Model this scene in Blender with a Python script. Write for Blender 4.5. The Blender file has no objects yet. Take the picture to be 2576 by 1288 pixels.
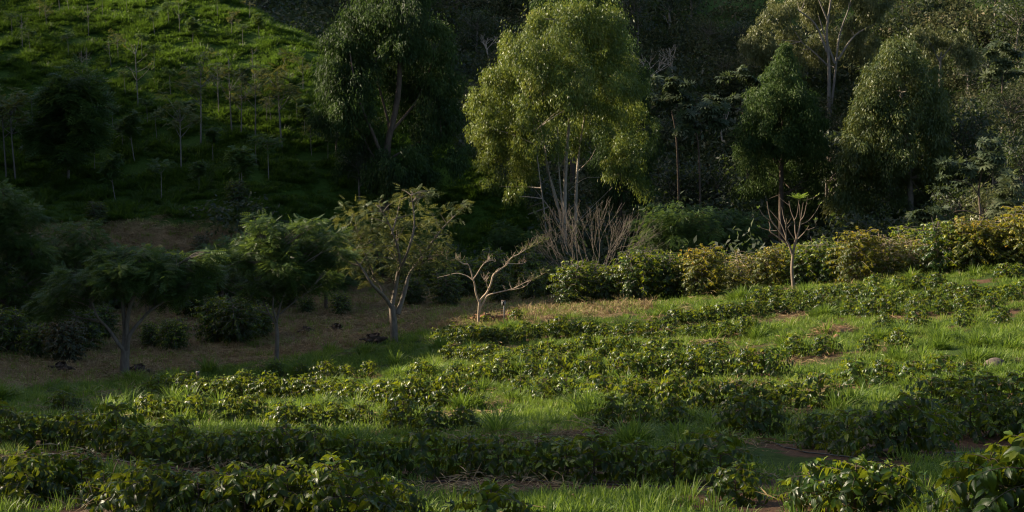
import bpy, math, random
import numpy as np
from mathutils import Vector, Matrix

random.seed(7)
RNG = np.random.default_rng(11)
SC = bpy.context.scene
COL = SC.collection

# ------------------------------------------------------------------ camera, sky, sun, exposure
HFOV = math.radians(40.0)
FV = 1288.0 / math.tan(HFOV / 2)            # focal length on a 2576 x 1288 plate
PITCH = math.atan((644 - 134) / FV)
cam_d = bpy.data.cameras.new('camera')
cam = bpy.data.objects.new('camera', cam_d)
COL.objects.link(cam)
cam.location = (0, 0, 0)
cam.rotation_euler = (math.pi / 2 - PITCH, 0, 0)
cam_d.sensor_width = 36.0
cam_d.lens = 18.0 / math.tan(HFOV / 2)
cam_d.clip_start = 0.1
cam_d.clip_end = 3000
SC.camera = cam

SUN_EL = math.radians(25)
SUN_AZ = math.radians(-15)                 # a little beyond straight left: the light comes from behind the trees
to_sun = Vector((-math.cos(SUN_EL) * math.cos(SUN_AZ), -math.cos(SUN_EL) * math.sin(SUN_AZ), math.sin(SUN_EL)))
world = bpy.data.worlds.new('World')
SC.world = world
world.use_nodes = True
wn = world.node_tree
bgn = wn.nodes['Background']
sky = wn.nodes.new('ShaderNodeTexSky')
sky.sky_type = 'NISHITA'
sky.sun_disc = False
sky.sun_elevation = SUN_EL
sky.sun_rotation = math.atan2(to_sun.x, to_sun.y)
sky.altitude = 300
sky.dust_density = 2.5
sky.ozone_density = .6
wn.links.new(sky.outputs[0], bgn.inputs[0])
bgn.inputs[1].default_value = 0.08
sun_d = bpy.data.lights.new('sun', 'SUN')
sun_d.energy = 5.0
sun_d.angle = math.radians(0.6)
sun_d.color = (1.0, 0.85, 0.62)
sun = bpy.data.objects.new('sun', sun_d)
COL.objects.link(sun)
sun.rotation_euler = to_sun.to_track_quat('Z', 'Y').to_euler()
sun.location = (-40, -10, 40)
SC.view_settings.view_transform = 'Standard'
SC.view_settings.look = 'None'
SC.view_settings.exposure = 1.2
SC.view_settings.gamma = 1.0
SC.view_settings.use_curve_mapping = False
SC.cycles.use_denoising = True
SC.cycles.denoiser = 'OPENIMAGEDENOISE'
SC.cycles.denoising_prefilter = 'ACCURATE'
SC.cycles.use_adaptive_sampling = False
SC.cycles.filter_width = 1.15
SC.cycles.sample_clamp_indirect = 4.0
SC.cycles.max_bounces = 6
SC.cycles.diffuse_bounces = 2
SC.cycles.glossy_bounces = 2
SC.cycles.transmission_bounces = 4
SC.cycles.transparent_max_bounces = 4

# ------------------------------------------------------------------ places
CP, SP = math.cos(PITCH), math.sin(PITCH)
def ray(u, v):
    X = (u - 1288) / FV
    Y = -(v - 644) / FV
    return np.array((X, CP + Y * SP, -SP + Y * CP))
def at(u, v, D):
    d = ray(u, v)
    return d * (D / d[1])
def project(x, y, z):
    f = y * CP - z * SP
    up = y * SP + z * CP
    f = np.maximum(f, 1e-3)
    return 1288 + FV * x / f, 644 - FV * up / f

# ground heights: known places (plate u, v and distance), joined by a thin-plate surface
CTRL = [(0,1288,15.3),(0,1200,18),(0,1120,22),(0,1060,28),(0,1000,37),(0,950,46),(0,900,53),(0,850,60),(0,790,68),
 (650,1288,14.8),(650,1190,19),(650,1120,23.5),(650,1060,29.5),(650,1015,37),(650,950,46.5),(650,900,54),(650,850,60),(650,790,67),
 (1288,1288,14.3),(1288,1205,18.5),(1288,1120,23),(1288,1060,28.5),(1288,1000,34.5),(1288,940,41),(1288,880,49),(1288,820,57),(1288,785,63),
 (1900,1288,13.8),(1900,1200,17.5),(1900,1100,23),(1900,1030,28.5),(1900,960,34.5),(1900,890,42),(1900,820,50),(1900,760,58),(1900,738,63),
 (2540,1288,13),(2540,1200,16.5),(2540,1100,21.5),(2540,1000,28),(2540,900,36),(2540,796,46),(2540,704,57),(2540,668,62),
 (1288,765,69),(1000,715,78),(900,640,88),(1150,640,90),
 (0,720,75),(350,720,75),(700,720,75),(0,640,80),(350,640,80),(700,640,80.5),(0,558,83),(350,558,83),(700,575,84),
 (0,500,88),(350,500,88),(700,500,89),(950,520,92),(0,400,93),(350,400,93),(700,400,94),(950,420,97),(0,300,98.6),(350,300,98.6),(700,300,99.5),
 (0,200,105),(350,200,105),(700,200,106),(880,230,104),(0,100,112),(350,100,112),(600,100,113),(700,75,115),(800,145,110),(0,0,120.6),(350,0,120.6),(580,0,121),
 (0,-110,131),(350,-110,131),(1000,310,103),(1180,410,100),(1230,480,97),(1150,560,95),
 (1000,150,178),(1000,0,198),(1700,300,152),(1700,150,176),(1700,0,202),(1700,-150,232),(1300,200,168),(2300,100,192),(2300,0,216),(2576,250,152),(2576,100,182),
 (2640,420,106),(2450,510,106),(2200,640,108)]
PTS = [at(*c) for c in CTRL]
PTS += [np.array(p, float) for p in [(12,85,-15),(30,82,-13.6),(4,102,-16),(25,115,-15.5),(46,98,-11.5),(42,78,-11),(20,74,-12.6),(6,78,-13.6),
 (-14,132,-7),(-24,142,-1),(-6,132,-12),(8,130,-14),(28,135,-12),
 (0,0,-1.75),(0,7,-3.1),(-20,0,-1.8),(20,0,-1.6),(0,-40,8),(-40,-40,7),(40,-40,8),(-40,10,-3.5),(40,10,-2),(45,40,-5),(80,60,-3),
 (-250,400,60),(250,400,60),(0,400,60),(0,300,38),(100,300,38),(-100,300,42),(-150,130,20),(-110,60,-4),(-60,40,-7),(-60,70,-9),(120,100,2),(140,200,20),(60,180,4),
 (-90,120,6),(-90,160,20),(-200,0,0),(200,0,2)]]
PTS = np.array(PTS)
def tps_fit(P, lam=0.6):
    n = len(P); xy = P[:, :2] / 50.0
    r2 = ((xy[:, None] - xy[None]) ** 2).sum(-1)
    K = 0.5 * r2 * np.log(r2 + 1e-12) + np.eye(n) * lam * 1e-3
    Q = np.c_[np.ones(n), xy]
    A = np.block([[K, Q], [Q.T, np.zeros((3, 3))]])
    return np.linalg.solve(A, np.r_[P[:, 2], 0, 0, 0])
TW = tps_fit(PTS)
def fbm(x, y, s, seed=0):
    r = np.random.default_rng(seed); o = 0
    for k in range(7):
        a, p, q = r.uniform(0, 6.28), r.uniform(0, 6.28), r.uniform(.7, 1.6)
        o = o + np.sin((x * math.cos(a) + y * math.sin(a)) * q * 6.28 / s + p + 1.3 * np.sin((y * math.cos(a) - x * math.sin(a)) * q * 4 / s + p))
    return o / 7
def smooth(t):
    t = np.clip(t, 0, 1)
    return t * t * (3 - 2 * t)
# unseen hill added beyond the left edge; crest heights shaped to shade the valley
RY = np.array([-60, 0, 14, 20, 24.5, 27, 34, 37, 47, 52.2, 53.2, 54.4, 55.4, 60, 69, 76, 83, 95, 108, 112.5, 116, 124, 130, 135, 140, 158, 188, 245, 420])
RZ = np.array([4, 1.5, 1, 2, 3, 5, 5.5, 6, 6.5, 9.0, 4.5, 4.5, 9.8, 11.2, 12.4, 14.4, 19, 22, 24, 20, 17.5, 14, 14, 17, 38, 50, 66, 92, 105]) * 1.0
def height(x, y, rough=True):
    x = np.asarray(x, float); y = np.asarray(y, float)
    sh = x.shape; xf, yf = x.ravel(), y.ravel()
    out = np.empty(xf.size)
    for i in range(0, xf.size, 20000):
        a, b = xf[i:i + 20000] / 50, yf[i:i + 20000] / 50
        r2 = (a[:, None] - PTS[None, :, 0] / 50) ** 2 + (b[:, None] - PTS[None, :, 1] / 50) ** 2
        out[i:i + 20000] = 0.5 * (r2 * np.log(r2 + 1e-12)) @ TW[:-3] + TW[-3] + TW[-2] * a + TW[-1] * b
    edge = -(0.40 * np.maximum(yf, 0) + 9)
    t = smooth((edge - xf) / (12 + 0.06 * np.maximum(yf, 0)))
    out = out * (1 - t) + np.interp(yf, RY, RZ) * t
    if rough:
        out = out + 0.10 * fbm(xf, yf, 5, 3) + 0.03 * fbm(xf, yf, 1.4, 5) + 0.5 * fbm(xf, yf, 34, 4) * smooth((yf - 75) / 40)
    return out.reshape(sh)
def ground(u, v, d0=8.0, d1=320.0):
    d = ray(u, v); d = d / d[1]
    D = np.arange(d0, d1, 0.1)
    g = height(d[0] * D, D) - d[2] * D
    k = np.argmax(g > 0) if (g > 0).any() else len(D) - 1
    return np.array((d[0] * D[k], D[k], d[2] * D[k]))
def foot(u, D):
    v = 700.0
    for _ in range(6):
        p = at(u, v, D); z = float(height(p[0], D)); v = float(project(p[0], D, z)[1])
    return np.array((p[0], D, z))
def in_view(x, y, z, m=0.12):
    u, v = project(x, y, z)
    return (y > 5) & (u > -2576 * m) & (u < 2576 * (1 + m)) & (v > -300) & (v < 1288 * 1.15)
def in_poly(x, y, poly):
    c = np.zeros(np.shape(x), bool); n = len(poly)
    for i in range(n):
        (x0, y0), (x1, y1) = poly[i], poly[(i + 1) % n]
        hit = ((y0 > y) != (y1 > y)) & (x < (x1 - x0) * (y - y0) / (y1 - y0 + 1e-9) + x0)
        c ^= hit
    return c

# ------------------------------------------------------------------ mesh helpers
def new_mesh(name, V, F, mats, var=None, fm=None, shade=False):
    """V (n,3); F list of index tuples or an (m,4)/(m,3) array, or a list of such arrays"""
    me = bpy.data.meshes.new(name)
    arrs = F if isinstance(F, list) else [F]
    arrs = [np.asarray(a, dtype=np.int32) for a in arrs if len(a)]
    loops = np.concatenate([a.ravel() for a in arrs])
    tot = np.concatenate([np.full(len(a), a.shape[1], np.int32) for a in arrs])
    st = np.r_[0, np.cumsum(tot)[:-1]].astype(np.int32)
    me.vertices.add(len(V)); me.vertices.foreach_set('co', np.asarray(V, np.float32).ravel())
    me.loops.add(len(loops)); me.loops.foreach_set('vertex_index', loops)
    me.polygons.add(len(tot)); me.polygons.foreach_set('loop_start', st); me.polygons.foreach_set('loop_total', tot)
    if fm is not None: me.polygons.foreach_set('material_index', np.asarray(fm, np.int32))
    if shade: me.polygons.foreach_set('use_smooth', np.ones(len(tot), bool))
    for m in (mats if isinstance(mats, (list, tuple)) else [mats]): me.materials.append(m)
    if var is not None:
        a = me.attributes.new('var', 'FLOAT', 'POINT'); a.data.foreach_set('value', np.asarray(var, np.float32))
    me.update(calc_edges=True)
    return me
class Geo:
    def __init__(s): s.V = []; s.Q = []; s.T = []; s.var = []; s.n = 0
    def add(s, V, Q=None, T=None, var=0.5):
        V = np.asarray(V, float)
        s.V.append(V)
        if Q is not None and len(Q): s.Q.append(np.asarray(Q) + s.n)
        if T is not None and len(T): s.T.append(np.asarray(T) + s.n)
        s.var.append(np.broadcast_to(np.asarray(var, float), (len(V),)).copy()); s.n += len(V)
    def mesh(s, name, mat, origin=(0, 0, 0), shade=False):
        V = np.concatenate(s.V) - np.asarray(origin)
        F = []
        if s.Q: F.append(np.concatenate(s.Q))
        if s.T: F.append(np.concatenate(s.T))
        return new_mesh(name, V, F, mat, np.concatenate(s.var), shade=shade)
def unit(a):
    a = np.asarray(a, float)
    return a / (np.linalg.norm(a, axis=-1, keepdims=True) + 1e-9)
def tube(g, pts, rad, sides=6, var=0.5, lump=0.0):
    pts = np.asarray(pts, float); n = len(pts)
    rad = np.broadcast_to(np.asarray(rad, float), (n,))
    T = unit(np.gradient(pts, axis=0))
    ref = np.array((0.31, 0.95, 0.1)) if abs(T[:, 1]).mean() < 0.8 else np.array((1., 0, .1))
    A = unit(np.cross(T, ref)); B = np.cross(T, A)
    th = np.linspace(0, 2 * math.pi, sides, endpoint=False)
    rr = rad[:, None] * (1 + lump * RNG.uniform(-1, 1, (n, sides)))
    V = pts[:, None] + rr[..., None] * (np.cos(th)[None, :, None] * A[:, None] + np.sin(th)[None, :, None] * B[:, None])
    i = np.arange(n - 1)[:, None] * sides; j = np.arange(sides)[None]; k = (j + 1) % sides
    Q = np.stack([i + j, i + k, i + sides + k, i + sides + j], -1).reshape(-1, 4)
    g.add(V.reshape(-1, 3), Q, var=var)
def bend(pts, n=6, jit=0.0):
    """smooth a polyline (Catmull-Rom) with n steps per span"""
    P = np.asarray(pts, float)
    if len(P) < 3:
        t = np.linspace(0, 1, n + 1)[:, None]; return P[0] * (1 - t) + P[-1] * t
    E = np.vstack([2 * P[0] - P[1], P, 2 * P[-1] - P[-2]]); out = []
    for i in range(1, len(E) - 2):
        t = np.linspace(0, 1, n, endpoint=False)[:, None]
        p0, p1, p2, p3 = E[i - 1], E[i], E[i + 1], E[i + 2]
        out.append(0.5 * (2 * p1 + (p2 - p0) * t + (2 * p0 - 5 * p1 + 4 * p2 - p3) * t * t + (3 * p1 - p0 - 3 * p2 + p3) * t ** 3))
    out.append(P[-1:]); return np.vstack(out)
def stamp(g, tv, tq, P, A, N, L, W=None, var=None, tt=None):
    """copies of a leaf template (x across, y along, z up) at P with long axis A and normal N"""
    P = np.asarray(P, float); n = len(P)
    if n == 0: return
    A = unit(A); N = unit(N - (N * A).sum(-1, keepdims=True) * A); S = np.cross(A, N)
    L = np.broadcast_to(np.asarray(L, float), (n,)); W = L if W is None else np.broadcast_to(np.asarray(W, float), (n,))
    V = P[:, None] + S[:, None] * (tv[None, :, :1] * W[:, None, None]) + A[:, None] * (tv[None, :, 1:2] * L[:, None, None]) + N[:, None] * (tv[None, :, 2:] * L[:, None, None])
    off = (np.arange(n) * len(tv))[:, None, None]
    var = RNG.random(n) if var is None else np.broadcast_to(var, (n,))
    g.add(V.reshape(-1, 3), (tq[None] + off).reshape(-1, 4) if len(tq) else None, (tt[None] + off).reshape(-1, 3) if tt is not None and len(tt) else None, np.repeat(var, len(tv)))
# leaf templates
DIA = np.array([(0, 0, 0), (.5, .42, .03), (0, 1, -.12), (-.5, .42, .03)]); DIAQ = np.array([(0, 1, 2, 3)])
FOLD = np.array([(0, 0, 0), (.5, .4, .09), (.36, .75, -.02), (0, 1, -.2), (-.36, .75, -.02), (-.5, .4, .09), (0, .45, 0.0), (0, .78, -.08)])
FOLDQ = np.array([(0, 1, 6, 5), (6, 1, 2, 7), (5, 6, 7, 4)]); FOLDT = np.array([(7, 2, 3), (7, 3, 4)])
FOLDQ = np.array([(6, 1, 2, 7), (5, 6, 7, 4)]); FOLDT = np.array([(0, 1, 6), (0, 6, 5), (7, 2, 3), (7, 3, 4)])
def coffee_leaf_template(nl=7, wav=0.03, curl=.32):
    V = []; F = []
    for i in range(nl + 1):
        t = i / nl
        w = 0.5 * math.sin(math.pi * min(1, t * 1.02) ** .85) ** .8 if 0 < t < 1 else 0.0
        w = max(w, .004); zc = -curl * t * t
        e = wav * (1 if i % 2 else -1)
        V += [(-w, t, zc + .12 * w + e * w * 2), (-w * .5, t, zc + .10 * w + e * .4 * w), (0, t, zc), (w * .5, t, zc + .10 * w + e * .4 * w), (w, t, zc + .12 * w + e * w * 2)]
    for i in range(nl):
        for k in range(4):
            a = i * 5 + k; F.append((a, a + 1, a + 6, a + 5))
    return np.array(V), np.array(F)
def frond_template(n=8, lw=.10, ll=.26, arch=.25):
    V = []; Q = []
    def q(a): 
        k = len(V); V.extend(a); Q.append((k, k + 1, k + 2, k + 3))
    q([(-.006, 0, 0), (.006, 0, 0), (.004, 1, -arch), (-.004, 1, -arch)])
    for i in range(n):
        t = .18 + .8 * i / (n - 1); z = -arch * t * t; l = ll * math.sin(math.pi * (.2 + .75 * t)) ** .7
        for s in (-1, 1):
            b = np.array((0, t, z)); d = np.array((s * l, l * .35, -.3 * l)); w = np.array((0, lw * .5, 0))
            q([b, b + d * .5 - w * 1, b + d, b + d * .5 + w * 1])
    return np.array(V, float), np.array(Q)
FR, FRQ = frond_template(5, .15, .28, .25)
FRS, FRSQ = frond_template(6, .16, .34, .2)
def palm_template(n=9):
    V = []; Q = []
    for i in range(n):
        a = math.radians(-150 + 300 * i / (n - 1)); d = np.array((math.sin(a), math.cos(a), -.12)); s = np.array((d[1], -d[0], 0)) * .16
        k = len(V); V += [np.array((0, 0, 0)), d * .62 + s + (0, 0, .04), d * 1.0 - np.array((0, 0, .22)), d * .62 - s + (0, 0, .04)]; Q.append((k, k + 1, k + 2, k + 3))
    return np.array(V, float), np.array(Q)
PALM, PALMQ = palm_template()

# ------------------------------------------------------------------ materials
def nodes(name):
    m = bpy.data.materials.new(name); m.use_nodes = True
    nt = m.node_tree; nt.nodes.clear()
    return m, nt, nt.nodes.new('ShaderNodeOutputMaterial')
def ramp(nt, fac, stops):
    r = nt.nodes.new('ShaderNodeValToRGB')
    e = r.color_ramp.elements
    while len(e) < len(stops): e.new(0.5)
    for k, (p, c) in enumerate(stops): e[k].position = p; e[k].color = (*c, 1)
    nt.links.new(fac, r.inputs[0]); return r.outputs[0]
def math_n(nt, op, a, b):
    n = nt.nodes.new('ShaderNodeMath'); n.operation = op
    for i, s in enumerate((a, b)):
        if isinstance(s, (int, float)): n.inputs[i].default_value = s
        else: nt.links.new(s, n.inputs[i])
    return n.outputs[0]
def leaf_mat(name, stops, rough=.42, trans=.3, tcol=(.30, .42, .05), spec=.5, nscale=.6, orand=.22):
    m, nt, out = nodes(name)
    at_ = nt.nodes.new('ShaderNodeAttribute'); at_.attribute_name = 'var'
    oi = nt.nodes.new('ShaderNodeObjectInfo')
    geo = nt.nodes.new('ShaderNodeNewGeometry')
    nz = nt.nodes.new('ShaderNodeTexNoise'); nz.inputs['Scale'].default_value = nscale; nz.inputs['Detail'].default_value = 2
    nt.links.new(geo.outputs['Position'], nz.inputs['Vector'])
    f = math_n(nt, 'ADD', math_n(nt, 'MULTIPLY', at_.outputs['Fac'], .75), math_n(nt, 'MULTIPLY', math_n(nt, 'SUBTRACT', nz.outputs['Fac'], .5), .7))
    f = math_n(nt, 'ADD', f, math_n(nt, 'MULTIPLY', math_n(nt, 'SUBTRACT', oi.outputs['Random'], .2), orand))
    c = ramp(nt, f, stops)
    p = nt.nodes.new('ShaderNodeBsdfPrincipled'); p.inputs['Roughness'].default_value = rough
    p.inputs['Specular IOR Level'].default_value = spec
    nt.links.new(c, p.inputs['Base Color'])
    tr = nt.nodes.new('ShaderNodeBsdfTranslucent')
    mx = nt.nodes.new('ShaderNodeMix'); mx.data_type = 'RGBA'; mx.inputs['Factor'].default_value = .55
    nt.links.new(c, mx.inputs['A']); mx.inputs['B'].default_value = (*tcol, 1)
    nt.links.new(mx.outputs['Result'], tr.inputs['Color'])
    ms = nt.nodes.new('ShaderNodeMixShader'); ms.inputs[0].default_value = trans
    nt.links.new(p.outputs[0], ms.inputs[1]); nt.links.new(tr.outputs[0], ms.inputs[2])
    nt.links.new(ms.outputs[0], out.inputs[0])
    return m
def bark_mat(name, c0, c1, scale=6, stretch=.25, rough=.85, bump=.4):
    m, nt, out = nodes(name)
    tc = nt.nodes.new('ShaderNodeTexCoord'); mp = nt.nodes.new('ShaderNodeMapping'); mp.inputs['Scale'].default_value = (1, 1, stretch)
    nt.links.new(tc.outputs['Object'], mp.inputs[0])
    nz = nt.nodes.new('ShaderNodeTexNoise'); nz.inputs['Scale'].default_value = scale; nz.inputs['Detail'].default_value = 6; nz.inputs['Roughness'].default_value = .7
    nt.links.new(mp.outputs[0], nz.inputs['Vector'])
    c = ramp(nt, nz.outputs['Fac'], [(.3, c0), (.7, c1)])
    p = nt.nodes.new('ShaderNodeBsdfPrincipled'); p.inputs['Roughness'].default_value = rough; p.inputs['Specular IOR Level'].default_value = .25
    nt.links.new(c, p.inputs['Base Color'])
    b = nt.nodes.new('ShaderNodeBump'); b.inputs['Strength'].default_value = bump; b.inputs['Distance'].default_value = .03
    nt.links.new(nz.outputs['Fac'], b.inputs['Height']); nt.links.new(b.outputs[0], p.inputs['Normal'])
    nt.links.new(p.outputs[0], out.inputs[0]); return m
M = {}
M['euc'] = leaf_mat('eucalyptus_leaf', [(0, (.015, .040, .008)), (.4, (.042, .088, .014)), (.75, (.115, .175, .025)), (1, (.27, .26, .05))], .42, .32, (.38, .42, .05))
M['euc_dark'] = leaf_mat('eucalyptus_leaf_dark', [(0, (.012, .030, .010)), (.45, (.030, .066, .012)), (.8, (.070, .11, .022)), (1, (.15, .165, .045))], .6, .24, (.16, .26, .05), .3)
M['euc_pale'] = leaf_mat('eucalyptus_leaf_pale', [(0, (.035, .05, .018)), (.5, (.085, .105, .030)), (1, (.19, .185, .065))], .45, .25, (.28, .30, .08))
M['euc_olive'] = leaf_mat('eucalyptus_leaf_olive', [(0, (.016, .032, .008)), (.4, (.038, .070, .013)), (.75, (.080, .11, .020)), (1, (.17, .15, .04))], .5, .25, (.24, .26, .05))
M['feather'] = leaf_mat('feathery_leaf', [(0, (.022, .048, .015)), (.5, (.052, .102, .024)), (.85, (.11, .165, .034)), (1, (.18, .20, .045))], .5, .32, (.26, .36, .05), .3)
M['feather_gold'] = leaf_mat('feathery_leaf_golden', [(0, (.03, .055, .015)), (.4, (.065, .098, .024)), (.8, (.13, .15, .038)), (1, (.25, .21, .07))], .55, .32, (.36, .34, .07), .3)
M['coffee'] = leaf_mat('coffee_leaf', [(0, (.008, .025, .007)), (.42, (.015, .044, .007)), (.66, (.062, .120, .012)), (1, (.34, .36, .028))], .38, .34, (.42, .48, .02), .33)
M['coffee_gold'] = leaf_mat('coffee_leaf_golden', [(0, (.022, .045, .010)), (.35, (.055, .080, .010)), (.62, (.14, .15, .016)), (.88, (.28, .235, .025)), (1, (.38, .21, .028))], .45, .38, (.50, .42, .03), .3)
M['coffee_red'] = leaf_mat('shrub_leaf_reddish', [(0, (.016, .035, .010)), (.45, (.04, .055, .012)), (.75, (.10, .055, .018)), (1, (.20, .06, .025))], .4, .25, (.32, .22, .03), .5)
M['broad'] = leaf_mat('broad_leaf', [(0, (.008, .017, .007)), (.5, (.018, .032, .010)), (1, (.055, .068, .020))], .6, .25, (.2, .28, .05))
M['cecropia'] = leaf_mat('large_lobed_leaf', [(0, (.016, .032, .014)), (.5, (.036, .060, .022)), (1, (.13, .14, .065))], .7, .2, (.2, .26, .07))
M['scrub'] = leaf_mat('scrub_leaf', [(0, (.018, .027, .012)), (.4, (.038, .052, .019)), (.75, (.085, .085, .036)), (1, (.20, .165, .10))], .65, .2, (.14, .16, .05), .15, .09, .45)
M['grass'] = leaf_mat('grass_blade', [(0, (.036, .074, .010)), (.45, (.100, .162, .020)), (.8, (.20, .25, .042)), (1, (.40, .34, .16))], .48, .36, (.34, .50, .05), .25, .35)
M['grass_hill'] = leaf_mat('hill_grass_blade', [(0, (.024, .046, .007)), (.5, (.037, .076, .010)), (.85, (.066, .108, .018)), (1, (.16, .14, .05))], .5, .35, (.26, .44, .04), .3, .15)
M['straw'] = leaf_mat('dry_straw', [(0, (.11, .07, .034)), (.5, (.24, .165, .080)), (1, (.44, .33, .18))], .7, .1, (.3, .22, .1), .2, .5)
M['banana'] = leaf_mat('banana_leaf', [(0, (.020, .052, .016)), (.6, (.05, .11, .025)), (1, (.12, .19, .04))], .35, .3, (.3, .44, .05))
M['bark_pale'] = bark_mat('pale_bark', (.20, .155, .12), (.46, .39, .31), 5)
M['bark_grey'] = bark_mat('grey_bark', (.10, .085, .07), (.26, .225, .19), 8)
M['bark_dark'] = bark_mat('dark_bark', (.05, .038, .03), (.14, .105, .08), 8)
M['bark_tan'] = bark_mat('tan_bark', (.26, .19, .13), (.54, .43, .32), 9, .3)
M['bark_rose'] = bark_mat('rosy_bark', (.12, .09, .07), (.27, .205, .155), 9, .3)
M['bark_twig'] = bark_mat('twig_bark', (.10, .082, .066), (.23, .19, .152), 9, .3)
M['bark_sapling'] = bark_mat('sapling_bark', (.11, .10, .09), (.25, .23, .21), 9)
M['stump'] = bark_mat('weathered_stump_wood', (.06, .03, .018), (.30, .16, .08), 7, .6, .95, 1.0)
M['stump_dark'] = bark_mat('dark_stump_wood', (.030, .022, .016), (.11, .08, .06), 7, .6, .95, 1.0)
M['post'] = bark_mat('painted_post', (.20, .18, .17), (.36, .33, .31), 14, .2)
M['rock'] = bark_mat('field_stone', (.075, .06, .05), (.17, .135, .11), 9, 1, .9, 1.0)
M['earth'] = bark_mat('orange_earth_clod', (.14, .075, .04), (.34, .20, .11), 10, 1, .95, .8)
M['hose'] = bark_mat('black_hose', (.010, .010, .011), (.022, .022, .024), 8, 1, .35, .05)

# ground material: soil, grass, dry litter by masks stored on the sheet
def ground_mat():
    m, nt, out = nodes('ground_soil_and_turf')
    geo = nt.nodes.new('ShaderNodeNewGeometry')
    def noise(s, d=6, r=.65):
        n = nt.nodes.new('ShaderNodeTexNoise'); n.inputs['Scale'].default_value = s; n.inputs['Detail'].default_value = d; n.inputs['Roughness'].default_value = r
        nt.links.new(geo.outputs['Position'], n.inputs['Vector']); return n.outputs['Fac']
    def mask(nm):
        a = nt.nodes.new('ShaderNodeAttribute'); a.attribute_name = nm; return a.outputs['Fac']
    def mix(f, a, b):
        n = nt.nodes.new('ShaderNodeMix'); n.data_type = 'RGBA'
        nt.links.new(f, n.inputs['Factor']); nt.links.new(a, n.inputs['A']); nt.links.new(b, n.inputs['B']); return n.outputs['Result']
    n1, n2, n3 = noise(9), noise(.9, 4), noise(40, 3)
    soil = ramp(nt, n1, [(.25, (.050, .028, .017)), (.5, (.105, .060, .036)), (.75, (.19, .115, .070))])
    turf = ramp(nt, n1, [(.3, (.020, .040, .008)), (.55, (.045, .075, .014)), (.8, (.10, .115, .035))])
    dry = ramp(nt, n1, [(.25, (.085, .055, .028)), (.5, (.205, .14, .072)), (.8, (.36, .27, .15))])
    hill = ramp(nt, n1, [(.3, (.022, .046, .008)), (.6, (.05, .095, .014)), (.85, (.10, .10, .035))])
    g = math_n(nt, 'ADD', mask('green'), math_n(nt, 'MULTIPLY', math_n(nt, 'SUBTRACT', n2, .5), 1.2))
    gs = ramp(nt, g, [(.42, (0, 0, 0)), (.6, (1, 1, 1))])
    c = mix(gs, soil, turf)
    c = mix(ramp(nt, math_n(nt, 'ADD', mask('dry'), math_n(nt, 'MULTIPLY', math_n(nt, 'SUBTRACT', n2, .5), .5)), [(.35, (0, 0, 0)), (.65, (1, 1, 1))]), c, dry)
    c = mix(mask('hill'), c, hill)
    p = nt.nodes.new('ShaderNodeBsdfPrincipled'); p.inputs['Roughness'].default_value = .95; p.inputs['Specular IOR Level'].default_value = .1
    nt.links.new(c, p.inputs['Base Color'])
    b = nt.nodes.new('ShaderNodeBump'); b.inputs['Strength'].default_value = .8; b.inputs['Distance'].default_value = .06
    nt.links.new(math_n(nt, 'ADD', n1, math_n(nt, 'MULTIPLY', n3, .4)), b.inputs['Height']); nt.links.new(b.outputs[0], p.inputs['Normal'])
    nt.links.new(p.outputs[0], out.inputs[0]); return m
M['ground'] = ground_mat()

# ------------------------------------------------------------------ objects
def tag(o, label=None, cat=None, group=None, kind=None):
    if label: o['label'] = label
    if cat: o['category'] = cat
    if group: o['group'] = group
    if kind: o['kind'] = kind
    return o
def thing(name, label, cat, loc=(0, 0, 0), rz=0.0, sc=1.0, group=None):
    o = bpy.data.objects.new(name, None); COL.objects.link(o); o.empty_display_size = .2
    o.location = [float(c) for c in loc]; o.rotation_euler = (0, 0, rz); o.scale = (sc, sc, sc) if np.isscalar(sc) else sc
    return tag(o, label, cat, group)
def part(name, me, parent, kind=None):
    o = bpy.data.objects.new(name, me); COL.objects.link(o); o.parent = parent
    if kind: o['kind'] = kind
    return o
ORD = ['', 'first', 'second', 'third', 'fourth', 'fifth', 'sixth', 'seventh', 'eighth', 'ninth', 'tenth', 'eleventh', 'twelfth', 'thirteenth', 'fourteenth', 'fifteenth', 'sixteenth', 'seventeenth', 'eighteenth', 'nineteenth', 'twentieth']
def ordinal(k):
    if k <= 20: return ORD[k]
    t = {2: 'twenty', 3: 'thirty', 4: 'forty', 5: 'fifty'}[k // 10]
    return t + '-' + ORD[k % 10] if k % 10 else {30: 'thirtieth', 40: 'fortieth', 50: 'fiftieth'}[k]

# ---- the ground sheet
ys = np.r_[np.arange(-60, 8, 4), np.arange(8, 75, .4), np.arange(75, 132, .9), np.arange(132, 260, 2.5), np.arange(260, 640, 14)]
ts = np.linspace(-1, 1, 331); ts = np.sign(ts) * np.abs(ts) ** 1.25
W = 40 + 0.62 * np.maximum(ys, 0)
GX = ts[None] * (W[:, None] + (np.abs(ts[None]) > .93) * (np.abs(ts[None]) - .93) * 3600)
GY = np.repeat(ys[:, None], len(ts), 1)
GZ = height(GX, GY)
DRY = [ground(u, v)[:2] for u, v in [(-400, 990), (0, 985), (230, 960), (620, 915), (900, 872), (1060, 832), (1300, 818), (1420, 806), (1640, 792)]]
DRY += [(7, 72), (3, 80), (-8, 82), (-24, 83.2), (-60, 83.2), (-60, 60)]
HILLP = [(-120, 83.6), (-24, 83.6), (-9, 84), (1, 88), (2, 99), (-8, 108), (-18, 120), (-30, 150), (-120, 160)]
def blur_poly(x, y, poly, r):
    s = 0
    for k in range(8):
        a = k * .785; s = s + in_poly(x + r * math.cos(a), y + r * math.sin(a), poly)
    return s / 8
g_dry = blur_poly(GX, GY, DRY, 1.2); g_hill = blur_poly(GX, GY, HILLP, 1.5)
g_hill = np.maximum(g_hill, smooth((GY - 120) / 10) * .8)
g_green = np.clip(.62 + .3 * fbm(GX, GY, 9, 21), 0, 1)
n, k = GX.shape
idx = np.arange(n * k).reshape(n, k)
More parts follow.
